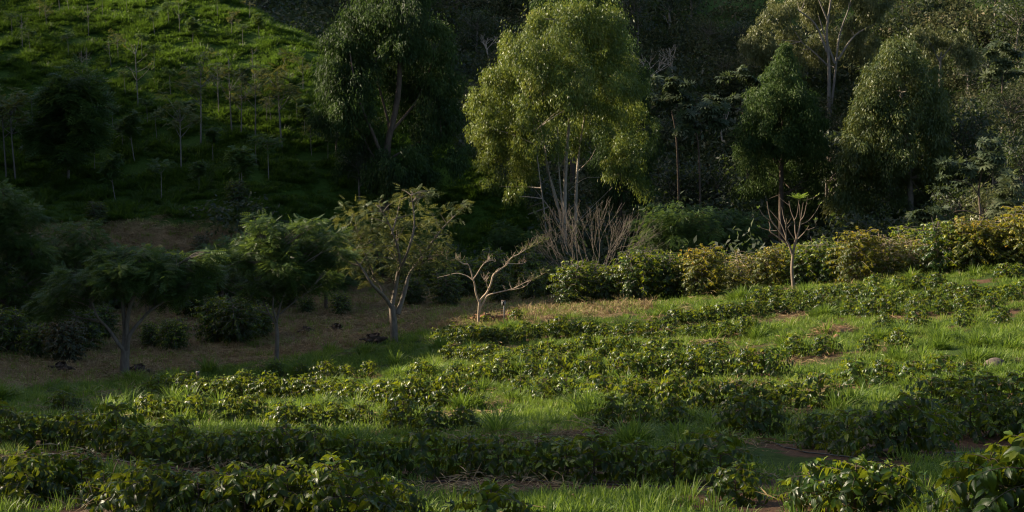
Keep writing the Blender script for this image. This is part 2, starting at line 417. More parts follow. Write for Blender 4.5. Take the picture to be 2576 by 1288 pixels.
Q = np.stack([idx[:-1, :-1], idx[:-1, 1:], idx[1:, 1:], idx[1:, :-1]], -1).reshape(-1, 4)
gm = new_mesh('ground', np.stack([GX, GY, GZ], -1).reshape(-1, 3), Q, M['ground'], shade=True)
for nm, arr in (('dry', g_dry), ('hill', g_hill), ('green', g_green)):
    a = gm.attributes.new(nm, 'FLOAT', 'POINT'); a.data.foreach_set('value', arr.astype(np.float32).ravel())
go = bpy.data.objects.new('ground', gm); COL.objects.link(go)
tag(go, 'sloping coffee field, valley floor and hillsides of soil and turf', 'ground', kind='structure')

# ------------------------------------------------------------------ trees from crown clumps
def blob_leaves(center, rad, n, shell=.55, low=.6):
    d = unit(RNG.normal(size=(n, 3)))
    keep = (d[:, 2] > -.25) | (RNG.random(n) < low)
    d = d[keep]; r = RNG.uniform(shell, 1.02, len(d)) ** .7
    return center + d * r[:, None] * rad, d
def sub_blobs(center, rad, k, f):
    """k lobes spread over an ellipsoid"""
    i = np.arange(k) + .5
    ph = np.arccos(1 - 2 * i / k); th = math.pi * (1 + 5 ** .5) * i + RNG.uniform(0, 6.28)
    d = np.stack([np.cos(th) * np.sin(ph), np.sin(th) * np.sin(ph), np.cos(ph)], -1) + RNG.normal(size=(k, 3)) * .18
    d = unit(d) * RNG.uniform(.40, 1.0, (k, 1))
    return center + d * rad, np.mean(rad) * f * RNG.uniform(.7, 1.35, k)
def px_clumps(cl, D):
    """clumps given on the plate: u, v, half width, half height, distance offset"""
    out = []
    for c in cl:
        u, v, ru, rv = c[:4]; off = c[4] if len(c) > 4 else 0.0
        s = (D + off) / FV
        out.append((at(u, v, D + off), np.array((ru * s, (ru * .55 + rv * .45) * s, rv * s))))
    return out
def crown(g, clumps, leaves_m2, L, W, mode, k_sub=14, f=.36, branches=None, hubs=None, br=.02, tmpl=(DIA, DIAQ, None), hue=.0):
    for c, rad in clumps:
        a = np.mean(rad)
        ks = max(5, int(k_sub * RNG.uniform(.8, 1.2)))
        cs, rs = sub_blobs(c, rad, ks, f)
        for p, r in zip(cs, rs):
            if mode == 'hang' and k_sub >= 20 and math.sin(p[0] * 1.9 + 1.3 * math.sin(p[2] * 1.1)) + math.sin(p[2] * 1.7 + p[1] * 1.5 + 2) + math.sin(p[1] * 1.3 - p[0] * 1.2) < -1.05: continue
            n = int(leaves_m2 * 12.6 * r * r)
            sq = np.array((1, 1, .8)) if mode != 'flat' else np.array((1.12, 1.12, .72))
            P, d = blob_leaves(p, r * sq * RNG.uniform(.85, 1.15, 3), max(n, 4))
            if mode == 'hang': P = p + np.where(RNG.random((len(P), 1)) < .5, P - p, RNG.normal(size=(len(P), 3)) * r * (.45, .45, .6)) * (1, 1, RNG.uniform(.8, 1.5))
            m = len(P); o = unit(P - c)
            h = hue + RNG.normal(0, .17) + .5
            var = np.clip(h + RNG.normal(0, .18, m), 0, 1)
            if mode == 'hang':
                A = np.array((0, 0, -1.)) + .45 * o + .38 * RNG.normal(size=(m, 3)); N = RNG.normal(size=(m, 3)) * (1, 1, .4) + o * .5
            elif mode == 'flat':
                A = o * (1, 1, .3) + .6 * RNG.normal(size=(m, 3)) * (1, 1, .5) + (0, 0, -.15); N = np.array((0, 0, 1.)) + .45 * RNG.normal(size=(m, 3))
            else:
                A = o * .7 + (0, 0, -.35) + .55 * RNG.normal(size=(m, 3)); N = o * .5 + (0, 0, .7) + .5 * RNG.normal(size=(m, 3))
            s = RNG.uniform(.65, 1.25, m)
            stamp(g, tmpl[0], tmpl[1], P, A, N, L * s, W * s, var, tmpl[2])
            if branches is not None and hubs is not None and RNG.random() < (.75 if k_sub < 16 else .05):
                h0 = hubs[np.argmin(np.linalg.norm((hubs - p) * (1, 1, 1.3) + (0, 0, .6 * a), axis=1))]
                mid = (h0 + p) / 2 + RNG.normal(size=3) * .06 * np.linalg.norm(p - h0) + (0, 0, .05 * np.linalg.norm(p - h0))
                tube(branches, bend([h0, mid, p], 4), np.linspace(br * (1 + .15 * np.linalg.norm(p - h0)), br * .25, 9), 5)
def px_path(pts, D, jit=0.0, n=4):
    """a limb traced on the plate; third value = distance offset"""
    P = [at(p[0], p[1], D + (p[2] if len(p) > 2 else 0)) for p in pts]
    P = np.array(P)
    if jit: P[1:] += RNG.normal(size=(len(P) - 1, 3)) * jit * (0, 1, .2)
    return bend(P, n)
def limb(g, pts, D, r0, r1, sides=7, jit=0.0, n=4, hubs=None, lump=.05):
    P = px_path(pts, D, jit, n)
    tube(g, P, np.linspace(r0, r1, len(P)), sides, lump=lump)
    if hubs is not None: hubs.extend(list(P[len(P) // 3:]))
    return P
def down(P0):
    """a base point pushed a little into the ground"""
    return np.array((P0[0], P0[1], float(height(P0[0], P0[1])) - .25))
def plant_tree(name, label, base, trunk, leaves, bark, leaf, group=None, cat='tree'):
    t = thing(name, label, cat, base, group=group)
    part('trunk', trunk.mesh(name + '_trunk', bark, base, True), t)
    if leaves is not None: part('crown', leaves.mesh(name + '_crown', leaf, base), t, 'stuff')
    return t

def tall_tree(name, label, D, u, limbs, clumps, dens, L, W, bark, leaf, mode='hang', r0=.28, k_sub=14, f=.36, br=.035, tmpl=(DIA, DIAQ, None), vtop=None, hue=0, group=None, cat='tree'):
    base = foot(u, D)
    uu, vv = project(*base)
    tg, lg, hubs = Geo(), Geo(), []
    for i, (pts, ra, rb) in enumerate(limbs):
        pts = [(float(uu), float(vv) + 8) if p == 'base' else p for p in pts]
        limb(tg, pts, D, ra, rb, 8 if ra > .1 else 6, jit=.12 if i else 0, hubs=hubs)
    crown(lg, px_clumps(clumps, D), dens, L, W, mode, k_sub, f, tg, np.array(hubs), br, tmpl, hue)
    return plant_tree(name, label, base, tg, lg, bark, leaf, group, cat)

# central sunlit eucalyptus
tall_tree('eucalyptus_tree', 'tall sunlit eucalyptus with round golden green crown and pale trunks', 98, 1420,
 [(['base', (1421, 640), (1420, 520), (1424, 400), (1432, 300), (1436, 160), (1430, 60)], .21, .04),
  ([(1418, 600, 0), (1400, 500, .5), (1376, 420, .8), (1370, 360, 1), (1340, 250, 1.2)], .10, .03),
  ([(1408, 540), (1388, 470, -.5), (1372, 390, -1), (1355, 330, -1.4)], .075, .03),
  ([(1446, 620, 1), (1449, 480, 1.5), (1456, 390, 2), (1470, 300, 2), (1490, 180, 2)], .14, .03),
  ([(1403, 320, -1), (1405, 410, -1), (1412, 500, -.5), (1419, 560, 0)], .045, .07),
  ([(1412, 570), (1380, 520, 1), (1340, 470, 2), (1310, 440, 2.5)], .06, .02),
  ([(1378, 620, -1.5), (1365, 500, -2), (1352, 400, -2.4), (1345, 330, -2.6)], .06, .02),
  ([(1450, 560, 1), (1490, 520, 1), (1540, 470, 1)], .03, .012), ([(1425, 590), (1470, 545, -1), (1520, 505, -1.5)], .025, .01),
  ([(1430, 480), (1470, 450, -.5), (1510, 445, -1)], .025, .01), ([(1455, 430, 2), (1485, 400, 1), (1500, 370, 0)], .03, .012)],
 [(1430, 80, 110, 72), (1340, 130, 90, 80, -1), (1500, 110, 80, 85, 1), (1255, 250, 72, 85), (1370, 220, 100, 90, -2.2), (1470, 220, 95, 95, -1.2), (1560, 240, 70, 110, 1),
  (1215, 265, 45, 50), (1270, 350, 75, 75), (1350, 340, 70, 70, -2), (1250, 460, 42, 55, 1), (1600, 380, 50, 120, 2), (1540, 380, 60, 75, 2.5), (1310, 430, 60, 60, 2), (1255, 540, 45, 60, 2),
  (1330, 520, 60, 50, 3.5), (1440, 330, 80, 50, 3), (1520, 330, 30, 30, -1), (1420, 20, 70, 25, 1), (1235, 590, 40, 50, 2), (1285, 590, 45, 45, 3), (1230, 330, 40, 45, -1), (1195, 240, 22, 24), (1290, 150, 28, 26), (1245, 190, 26, 28, -1), (1350, 60, 30, 26), (1480, 25, 28, 22), (1555, 110, 30, 34), (1610, 210, 24, 36, 1), (1640, 330, 22, 40, 2), (1190, 330, 22, 30), (1215, 400, 26, 28), (1320, 300, 30, 30, -3.5), (1400, 150, 34, 30, -3.5), (1450, 270, 36, 30, -3.5), (1230, 470, 30, 30, -1), (1290, 480, 30, 34, -2), (1210, 520, 24, 34)],
 76, .215, .056, M['bark_pale'], M['euc'], k_sub=26, f=.30, hue=.14)
# dark eucalyptus by the hillside
tall_tree('eucalyptus_tree', 'tall dark eucalyptus beside the hillside, light catching only its left edge', 91.5, 968,
 [(['base', (968, 480), (972, 380), (1000, 250), (1008, 120), (1010, 10), (1000, -80)], .30, .08),
  ([(975, 430), (940, 340, -1), (900, 240, -1.5), (880, 130, -1.5)], .14, .04), ([(972, 440), (980, 330, 1), (950, 200, 1.5), (945, 110, 1)], .13, .04),
  ([(985, 330), (1050, 250, 1), (1090, 150, 1)], .10, .03), ([(980, 400), (1050, 360, 1), (1110, 340, .5)], .08, .03), ([(960, 430), (930, 380, 0), (905, 330)], .07, .03),
  ([(965, 500), (1000, 480, -.5), (1015, 465, -1)], .06, .03)],
 [(870, 110, 62, 70), (930, 50, 70, 60), (840, 190, 45, 70), (890, 200, 55, 65, -1), (1010, 30, 80, 70, -1), (1000, 120, 50, 30, -1.5), (1080, 110, 62, 75, 1), (1095, 220, 60, 75, 1.5), (880, 280, 55, 40, -1),
  (820, 300, 42, 40), (930, 340, 60, 40, 1), (1010, 430, 65, 60, -2), (960, 440, 50, 50, -1), (1080, 330, 55, 45, 1), (1130, 300, 40, 45, 1), (1150, 400, 42, 40), (1060, 420, 55, 55), (960, 160, 60, 70, 2.5), (1020, 230, 60, 80, 3), (870, 400, 35, 40, 1), (960, -60, 90, 50)],
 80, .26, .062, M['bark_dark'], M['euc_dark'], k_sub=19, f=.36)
# eucalyptus behind, crown tip showing over the central one
tall_tree('eucalyptus_tree', 'eucalyptus crown showing behind the top of the central one', 132, 1440,
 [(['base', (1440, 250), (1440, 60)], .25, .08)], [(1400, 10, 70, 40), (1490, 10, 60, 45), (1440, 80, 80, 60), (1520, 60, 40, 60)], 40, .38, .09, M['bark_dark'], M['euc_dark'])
tall_tree('eucalyptus_tree', 'dark drooping eucalyptus half hidden behind the right side of the sunlit one', 110, 1560,
 [(['base', (1560, 480), (1560, 300), (1562, 150)], .22, .06), ([(1560, 420), (1600, 340), (1615, 280)], .08, .03)],
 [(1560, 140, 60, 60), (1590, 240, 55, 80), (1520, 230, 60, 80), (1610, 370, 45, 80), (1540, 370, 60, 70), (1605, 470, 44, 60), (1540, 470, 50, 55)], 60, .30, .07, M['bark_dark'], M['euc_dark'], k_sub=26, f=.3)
# pale far eucalyptus
tall_tree('eucalyptus_tree', 'large pale olive eucalyptus with white forking limbs high on the far slope', 150, 2085,
 [(['base', (2085, 160), (2080, 80), (2090, 0), (2100, -70)], .20, .06), (['base', (2100, 200), (2112, 90), (2135, 20), (2150, -50)], .15, .04), ([(2080, 130), (2050, 60), (2000, 20)], .14, .05),
  ([(2108, 150), (2150, 90), (2200, 60)], .13, .04), ([(2085, 60), (2060, 0), (2040, -40)], .10, .04), ([(2100, 160), (2075, 90), (2060, 40)], .14, .04), ([(2020, 110), (1990, 60), (1975, 0)], .06, .03),([(2082, 165), (2045, 130), (2015, 105)], .09, .04)],
 [(1960, 40, 50, 45), (1905, 110, 42, 45), (1985, 100, 45, 40, 2), (2030, 20, 45, 50, 3), (2190, 20, 50, 50), (2150, 70, 45, 40, 2.5), (2090, 0, 70, 50, 3), (1930, 150, 40, 30), (2170, 130, 50, 35, 3), (2220, -10, 40, 40), (1995, 170, 45, 30, 2), (2060, 120, 60, 50, 4), (2120, -50, 80, 40)],
 46, .30, .085, M['bark_grey'], M['euc_pale'], k_sub=30, f=.28, hue=.2)
# small pale eucalyptus behind the broad cone
tall_tree('eucalyptus_tree', 'small round olive tree peeping out behind the broad conical one', 140, 2365,
 [(['base', (2365, 170), (2368, 130)], .18, .08), ([(2366, 160), (2340, 110), (2320, 80)], .08, .03), ([(2367, 150), (2400, 110), (2420, 90)], .08, .03)],
 [(2330, 95, 45, 32), (2395, 110, 52, 38), (2430, 145, 32, 30), (2350, 130, 50, 40, 2), (2300, 120, 30, 40)], 44, .30, .085, M['bark_grey'], M['euc_pale'], k_sub=26, f=.28, hue=.05)
def cone_clumps(prof, step=.55):
    """stacked clumps inside an outline: v, left, right"""
    out = []
    V = np.array(prof, float); v = V[0, 0]
    while v < V[-1, 0]:
        a, b = np.interp(v, V[:, 0], V[:, 1]), np.interp(v, V[:, 0], V[:, 2])
        w = (b - a) / 2; r = max(13, min(w, 48)); nn = max(1, int(round(w / r * 1.05)))
        for k in range(nn):
            c = a + r + (2 * w - 2 * r) * (k / (nn - 1) if nn > 1 else .5)
            q = 1 - ((c - (a + b) / 2) / (w + 1e-6)) ** 2
            for s in ((-1, 1) if w > 45 else (0,)):
                out.append((c + random.uniform(-6, 6), v + random.uniform(-8, 8), r, r * .9, s * .03 * w * .62 * max(q, .05) ** .5))
        v += r * step * 2
    return out
tall_tree('eucalyptus_tree', 'dark conical eucalyptus with bright tip left of the broad cone', 112, 1965,
 [(['base', (1965, 480), (1968, 350), (1972, 200), (1975, 130)], .24, .04), ([(1966, 430), (1930, 380), (1890, 350)], .05, .02), ([(1966, 420), (2010, 370), (2050, 340)], .05, .02),
  ([(1966, 460), (1930, 430), (1900, 390)], .04, .015), ([(1965, 500), (2000, 470), (2040, 430)], .04, .015)],
 cone_clumps([(125, 1960, 1992), (180, 1935, 2015), (240, 1890, 2050), (310, 1860, 2075), (380, 1850, 2090)]) + [(1900, 420, 40, 35), (2050, 420, 45, 40), (1985, 330, 60, 60, 2), (1890, 490, 45, 45, 2), (2040, 500, 50, 50, 2), (1960, 440, 50, 45, 3)],
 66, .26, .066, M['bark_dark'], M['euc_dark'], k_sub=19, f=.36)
tall_tree('eucalyptus_tree', 'broad conical olive green eucalyptus rising above the right coffee hedge', 108, 2290,
 [(['base', (2290, 480), (2280, 350), (2262, 200), (2250, 130)], .28, .04), ([(2288, 460), (2240, 420), (2190, 390)], .06, .02), ([(2288, 440), (2330, 380), (2370, 340)], .06, .02), ([(2286, 420), (2310, 380), (2330, 350)], .05, .02)],
 cone_clumps([(115, 2230, 2275), (160, 2190, 2330), (220, 2165, 2370), (290, 2130, 2395), (360, 2108, 2405), (410, 2105, 2400)]) + [(2140, 430, 45, 40), (2230, 440, 60, 40), (2330, 430, 60, 45, 2), (2390, 440, 40, 50, 3), (2140, 510, 55, 55), (2220, 530, 60, 60), (2320, 520, 60, 60, 2), (2390, 520, 40, 55, 3)],
 50, .27, .07, M['bark_grey'], M['euc_olive'], k_sub=19, f=.38, hue=.1)

# ---- feathery legume trees
def feather_tree(label, D, u, limbs, clumps, dens, leaf='feather', bark='bark_grey', L=.33, k_sub=14, f=.42, br=.02, hue=0., group=None, name='feathery_tree'):
    return tall_tree(name, label, D, u, limbs, clumps, dens * 1.85, L, L, M[bark], M[leaf], 'flat', k_sub=k_sub, f=f, br=br, tmpl=(FR, FRQ, None), hue=hue, group=group)
GL = 'feathery legume trees along the dry valley floor'
feather_tree('feathery tree with grey forked trunk and airy golden topped crown beside a dark stump', 55, 992,
 [(['base', (990, 810), (986, 770)], .17, .14), ([(986, 776), (966, 748, -.5), (938, 712, -1), (905, 668, -1.2), (868, 625, -1.4)], .10, .02), ([(966, 748, -.5), (955, 715), (925, 690, .5)], .06, .02),
  ([(1000, 790), (1018, 735, .4), (1030, 690, .6), (1062, 645, .8), (1110, 580, 1), (1170, 520, 1.2)], .11, .015), ([(986, 770), (998, 700), (1003, 640, -.5), (985, 580, -.8), (955, 520, -1)], .10, .02),
  ([(1002, 690), (1030, 620, -1), (1042, 560, -1), (1035, 490, -1)], .07, .02), ([(1040, 670, .6), (1070, 660, 1), (1110, 620, 1.4)], .05, .015), ([(985, 590, -.8), (1000, 540, -.2), (1005, 500, 0)], .04, .015), ([(905, 668, -1.2), (880, 660, -1), (850, 640, -.8)], .04, .015), ([(940, 690), (905, 600, .6), (890, 540, .8)], .04, .015)],
 [(900, 560, 55, 48), (868, 615, 40, 40, -.6), (955, 520, 48, 28, -.8), (1040, 492, 42, 22, -.6), (1050, 560, 62, 45, .3), (1118, 545, 48, 26, 1), (1000, 600, 60, 40, .8), (905, 645, 40, 34, .5), (1105, 605, 40, 28, .8), (1165, 515, 24, 12, 1), (955, 570, 45, 40, .2), (1075, 485, 26, 12, -.4), (880, 665, 42, 30, .4), (950, 640, 48, 32, -.5), (1060, 640, 48, 32, .6), (1010, 670, 40, 24, -.4), (930, 695, 34, 22, .3), (1110, 655, 34, 22, .8), (850, 640, 30, 24, -.6)],
 6.0, 'feather_gold', 'bark_twig', hue=-.05, group=GL)
feather_tree('wide flat crowned dark feathery tree leaning over a twin grey trunk, left', 47.5, 312,
 [(['base', (314, 905), (316, 880)], .17, .15), ([(314, 885), (298, 860), (270, 830), (250, 800), (235, 760)], .08, .03), ([(312, 880), (312, 830), (308, 770), (300, 720), (280, 690)], .10, .03),
  ([(320, 885), (328, 840), (360, 800), (390, 770), (440, 745)], .08, .03), ([(320, 880), (322, 800), (345, 740), (390, 700), (460, 660)], .10, .03), ([(345, 740), (340, 700), (345, 660)], .05, .02)],
 [(390, 690, 85, 42), (470, 670, 60, 34, .4), (300, 700, 70, 40, -.5), (245, 705, 55, 42, 0), (350, 655, 85, 26, .5), (480, 725, 55, 30, 0), (195, 725, 60, 48, .6), (530, 640, 30, 12, .2), (410, 740, 60, 30, .8), (280, 650, 50, 25, 1), (520, 690, 40, 24, .5), (140, 760, 50, 40, 1)],
 26, 'feather', 'bark_twig', group=GL)
feather_tree('feathery tree with slim pale forked trunk beside a dark round coffee shrub', 52, 695,
 [(['base', (697, 850), (695, 815)], .10, .08), ([(694, 818), (682, 795), (670, 775), (655, 740)], .05, .02), ([(695, 815), (700, 785), (712, 750), (735, 690)], .06, .02), ([(696, 812), (690, 770), (688, 720), (680, 650)], .05, .02), ([(705, 790), (730, 765), (775, 735)], .035, .012), ([(690, 800), (650, 780), (640, 760)], .03, .012)],
 [(680, 590, 42, 38), (740, 615, 60, 42, .4), (640, 645, 42, 38, -.4), (715, 670, 62, 48, -.6), (785, 655, 42, 42, .4), (640, 720, 45, 26, -.5), (755, 715, 48, 30, .2), (690, 725, 45, 26, .3), (820, 700, 36, 26, 1), (598, 665, 38, 22, -.3), (850, 645, 42, 26, .6), (565, 700, 32, 16, .2), (650, 562, 30, 20, .3), (775, 565, 36, 22, -.3), (610, 615, 30, 20, .5), (830, 600, 34, 20, 0)],
 24, 'feather', 'bark_twig', group=GL)
feather_tree('tall feathery tree cut by the left edge, few sunlit tips on its crown', 58, -60,
 [(['base', (-50, 800), (-40, 700), (-20, 600), (10, 520)], .20, .05), ([(-45, 720), (20, 660), (80, 640)], .08, .03), ([(-48, 780), (10, 740), (60, 720)], .08, .03)],
 [(18, 500, 46, 34), (62, 545, 50, 38, .5), (15, 600, 62, 55), (82, 640, 58, 42, .4), (20, 710, 55, 45), (110, 700, 55, 42, 1), (55, 780, 58, 36, .5), (-60, 560, 80, 60), (-60, 680, 80, 60)],
 24, 'feather', 'bark_dark', group=GL)
for lab, D, u, cl, hue in [('dim feathery tree behind the flat crowned one, left', 62, 190, [(150, 610, 60, 40), (210, 590, 55, 35), (120, 660, 55, 40), (240, 640, 60, 40), (180, 670, 60, 35)], -.05), ('dim feathery tree between the flat crowned and slim ones', 66, 560, [(540, 640, 55, 35), (600, 620, 50, 35), (570, 680, 60, 35), (500, 690, 50, 30)], -.05), ('dim feathery tree between the slim and forked ones', 68, 820, [(800, 600, 50, 36), (850, 640, 50, 36), (790, 660, 50, 36), (840, 700, 50, 30)], 0), ('low spreading dark feathery tree behind the bare shrub and hedge', 84, 1690, [(1650, 560, 55, 40), (1720, 545, 60, 40), (1690, 600, 70, 40), (1760, 570, 50, 40), (1625, 620, 45, 35)], -.1),
    ('dark feathery tree right of the spreading one, under the banana plants', 86, 1830, [(1820, 560, 60, 40), (1870, 590, 50, 40), (1790, 610, 60, 36), (1840, 640, 60, 36), (1900, 560, 36, 30)], -.14),
    ('dim feathery tree in the gap beneath the central eucalyptus', 90, 1290, [(1270, 600, 50, 40), (1330, 610, 50, 36), (1230, 640, 40, 34), (1360, 660, 45, 34), (1300, 670, 60, 34)], -.14)]:
    feather_tree(lab, D, u, [(['base', (u, cl[0][1] + 80), (u + 4, cl[0][1] + 20)], .10, .04), ([(u, cl[0][1] + 90), (u - 30, cl[0][1] + 40), (u - 50, cl[0][1])], .05, .02), ([(u, cl[0][1] + 90), (u + 30, cl[0][1] + 40), (u + 50, cl[0][1])], .05, .02)],
        cl, 18, 'feather', 'bark_dark', L=.32, k_sub=12, hue=hue, group=GL)

# ------------------------------------------------------------------ bare trees, traced limbs
def twigs(g, p, n, l, r, up=.9, spread=.6):
    for _ in range(n):
        d = unit(np.array((RNG.normal() * spread, RNG.normal() * spread, up)))
        ll = l * RNG.uniform(.5, 1.2); m = p + d * ll * .5 + RNG.normal(size=3) * .08 * ll
        tube(g, bend([p, m, p + d * ll + (0, 0, .12 * ll)], 3), np.linspace(r, r * .35, 7), 4)
def traced(crop, s, lines):
    return [[((crop[0] + x / s) * .67083, (crop[1] + y / s) * .67083) for x, y in ln] for ln in lines]
# small pale bare tree by the post
D = 59
LN = traced((1640, 880), 3.389, [[(525, 1190), (522, 1100), (526, 1000), (530, 880)], [(530, 885), (490, 770), (470, 640), (450, 590), (430, 500), (395, 410), (385, 402)], [(386, 402), (320, 390), (265, 355), (230, 345)],
 [(455, 592), (500, 530), (570, 420), (630, 370), (690, 350), (735, 370)], [(450, 600), (380, 550), (250, 515), (130, 540), (0, 570)], [(545, 960), (600, 860), (640, 800), (740, 765), (870, 735), (980, 705), (1100, 640), (1200, 600), (1370, 510)],
 [(930, 730), (1100, 690), (1180, 620)], [(530, 890), (570, 830), (630, 760), (680, 650), (705, 550), (740, 510), (850, 430), (900, 380), (940, 320), (1040, 270), (1130, 210), (1250, 150), (1340, 100)], [(900, 390), (1000, 395), (1080, 390), (1130, 370)],
 [(650, 735), (625, 640), (600, 600)], [(585, 395), (640, 340), (660, 320)], [(230, 345), (150, 350), (100, 320), (60, 270)], [(700, 560), (760, 470), (830, 440)], [(530, 890), (545, 960), (530, 1020)]])
RR = [(.085, .065), (.05, .034), (.04, .025), (.035, .012), (.03, .01), (.055, .012), (.02, .01), (.065, .014), (.025, .01), (.03, .02), (.018, .01), (.02, .008), (.02, .01), (.06, .09)]
OFF = [0, -.3, -.5, .4, .6, -.2, -.4, .2, .5, -.2, .6, -.7, .2, 0]
g = Geo(); tips = []
base = foot(LN[0][0][0], D)
vb = float(project(*base)[1]); shift = vb + 4 - LN[0][0][1]
for ln, (ra, rb), of in zip(LN, RR, OFF):
    nn = len(ln); P = limb(g, [(x, y + shift, of * i / nn) for i, (x, y) in enumerate(ln)], D, ra * .8, rb * .6, 7, 0, 4)
    tips.append(P)
for i, cnt, l in ((2, 12, .30), (11, 12, .26), (9, 18, .36), (3, 8, .2), (6, 9, .28), (8, 8, .25), (10, 5, .25)):
    for p in tips[i][len(tips[i]) // 2:][::2]: twigs(g, p, max(2, cnt // 3), l, .008)
for i in (5, 7):
    for p in tips[i][len(tips[i]) // 2:][::3]: twigs(g, p, 5, .32, .008, .8, .55)
lg = Geo()
for p in (tips[7][-1], tips[7][-6], tips[7][-9], tips[5][-1], tips[5][-4]):
    P = p + RNG.normal(size=(26, 3)) * (.14, .12, .07) + (0, 0, .08)
    stamp(lg, FRS, FRSQ, P, RNG.normal(size=(26, 3)) * (1, 1, .2), np.tile((0, 0, 1.), (26, 1)) + .3 * RNG.normal(size=(26, 3)), RNG.uniform(.12, .2, 26), None, RNG.uniform(.6, 1, 26))
t = thing('bare_tree', 'small pale leafless tree with wide crooked limbs beside the wooden post', 'tree', base)
part('trunk', g.mesh('bare_tree_trunk', M['bark_tan'], base, True), t); part('crown', lg.mesh('bare_tree_leaf_tufts', M['feather_gold'], base), t, 'stuff')
# rosy bare tree with a leaf tuft
D = 61
LN = traced((2780, 680), 2.928, [[(582, 1240), (566, 1100), (556, 950), (565, 810)], [(565, 815), (520, 690), (490, 640)], [(490, 640), (400, 520), (330, 430), (300, 330), (282, 220)], [(490, 680), (400, 610), (318, 550), (318, 500), (303, 440)], [(340, 445), (250, 380), (190, 290)],
 [(495, 640), (470, 550), (430, 455), (370, 380), (310, 310)], [(430, 455), (424, 390), (418, 325)], [(492, 640), (490, 500), (496, 405)], [(490, 470), (465, 400), (443, 280)], [(395, 540), (300, 535), (185, 500)], [(565, 815), (590, 700), (610, 630), (640, 500), (650, 430)],
 [(650, 430), (690, 370), (715, 250), (727, 165)], [(727, 200), (790, 180), (838, 150)], [(605, 630), (590, 540), (582, 430), (545, 330), (523, 215)], [(530, 265), (470, 220), (405, 165)], [(580, 430), (610, 370), (635, 200)], [(650, 440), (665, 330), (680, 230)],
 [(625, 630), (700, 550), (745, 480)], [(720, 535), (790, 510), (820, 485), (813, 420)], [(660, 470), (740, 430), (820, 330), (865, 245)], [(590, 640), (540, 570), (510, 510), (470, 450)], [(510, 510), (530, 480), (545, 460)], [(500, 470), (525, 440), (548, 405)], [(650, 420), (643, 330), (640, 250)], [(565, 812), (580, 690), (592, 640)]])
RR = [(.115, .09), (.075, .06), (.05, .02), (.045, .018), (.028, .012), (.035, .014), (.02, .012), (.035, .015), (.026, .012), (.02, .008), (.07, .04), (.032, .014), (.014, .007), (.042, .014), (.016, .008), (.026, .013), (.02, .01), (.034, .012), (.014, .007), (.022, .008), (.028, .012), (.014, .008), (.014, .008), (.02, .01), (.05, .04)]
g = Geo(); base = foot(LN[0][0][0], D); shift = float(project(*base)[1]) + 6 - LN[0][0][1]
OFF = [0, -.1, -.4, .3, -.5, .4, .3, -.5, .5, .5, .1, -.4, -.2, .4, .3, -.3, .5, -.5, -.4, .4, -.4, .2, -.3, .2, -.1]
for ln, (ra, rb), of in zip(LN, RR, OFF):
    nn = len(ln); P = limb(g, [(x, y + shift, of * (i + (1 if ra < .06 else 0)) / nn) for i, (x, y) in enumerate(ln)], D, ra * .78, rb * .62, 7, 0, 4)
lg = Geo(); c = at((2780 + 625 / 2.928) * .67083, (680 + 190 / 2.928) * .67083 + shift, D - .1)
az = np.linspace(0, 6.28, 13, endpoint=False) + .2
A = np.stack([np.cos(az), np.sin(az), RNG.uniform(.5, 1.3, 13)], -1)
stamp(lg, FR, FRQ, np.tile(c, (13, 1)), A, np.tile((0, 0, 1.), (13, 1)), RNG.uniform(.36, .52, 13), None, RNG.uniform(.75, .95, 13))
for ip in (4, 12, 19, 18, 9):
    x, y = LN[ip][-1]; c = at(x, y + shift, D)
    stamp(lg, DIA, DIAQ, np.tile(c, (4, 1)), RNG.normal(size=(4, 3)) + (0, 0, .3), RNG.normal(size=(4, 3)), .14, .06, RNG.uniform(.5, 1, 4))
t = thing('bare_tree', 'slender rosy barked leafless tree with one tuft of fern-like leaves on top', 'tree', base)
part('trunk', g.mesh('rosy_tree_trunk', M['bark_rose'], base, True), t); part('leaf_tuft', lg.mesh('rosy_tree_leaf_tuft', M['grass'], base), t, 'stuff')
# bare many-stemmed shrub
def fork(g, p, d, l, r, lev, rmin=.006, sp=.38, tips=None):
    q = p + d * l; m = (p + q) / 2 + RNG.normal(size=3) * .06 * l
    tube(g, bend([p, m, q], 3), np.linspace(r, r * .68, 7), 6 if r > .03 else 4)
    if lev == 0 or r < rmin:
        if tips is not None: tips.append(q)
        return
    for _ in range(2 if RNG.random() < .6 else 3):
        fork(g, q, unit(d + RNG.normal(size=3) * sp + (0, 0, .12)), l * RNG.uniform(.62, .9), r * RNG.uniform(.55, .75), lev - 1, rmin, sp, tips)
base = foot(1490, 71); g = Geo()
for a in np.linspace(-.7, .7, 13):
    fork(g, base + (a * .14, RNG.normal() * .1, -.1), unit(np.array((math.sin(a) * 1.05, RNG.normal() * .35, math.cos(a)))), 1.6, .028, 4, .003, .25)
t = thing('bare_shrub', 'leafless brown many stemmed shrub fanning out behind the coffee hedge', 'shrub', base)
part('stems', g.mesh('bare_shrub_stems', M['bark_twig'], base, True), t)
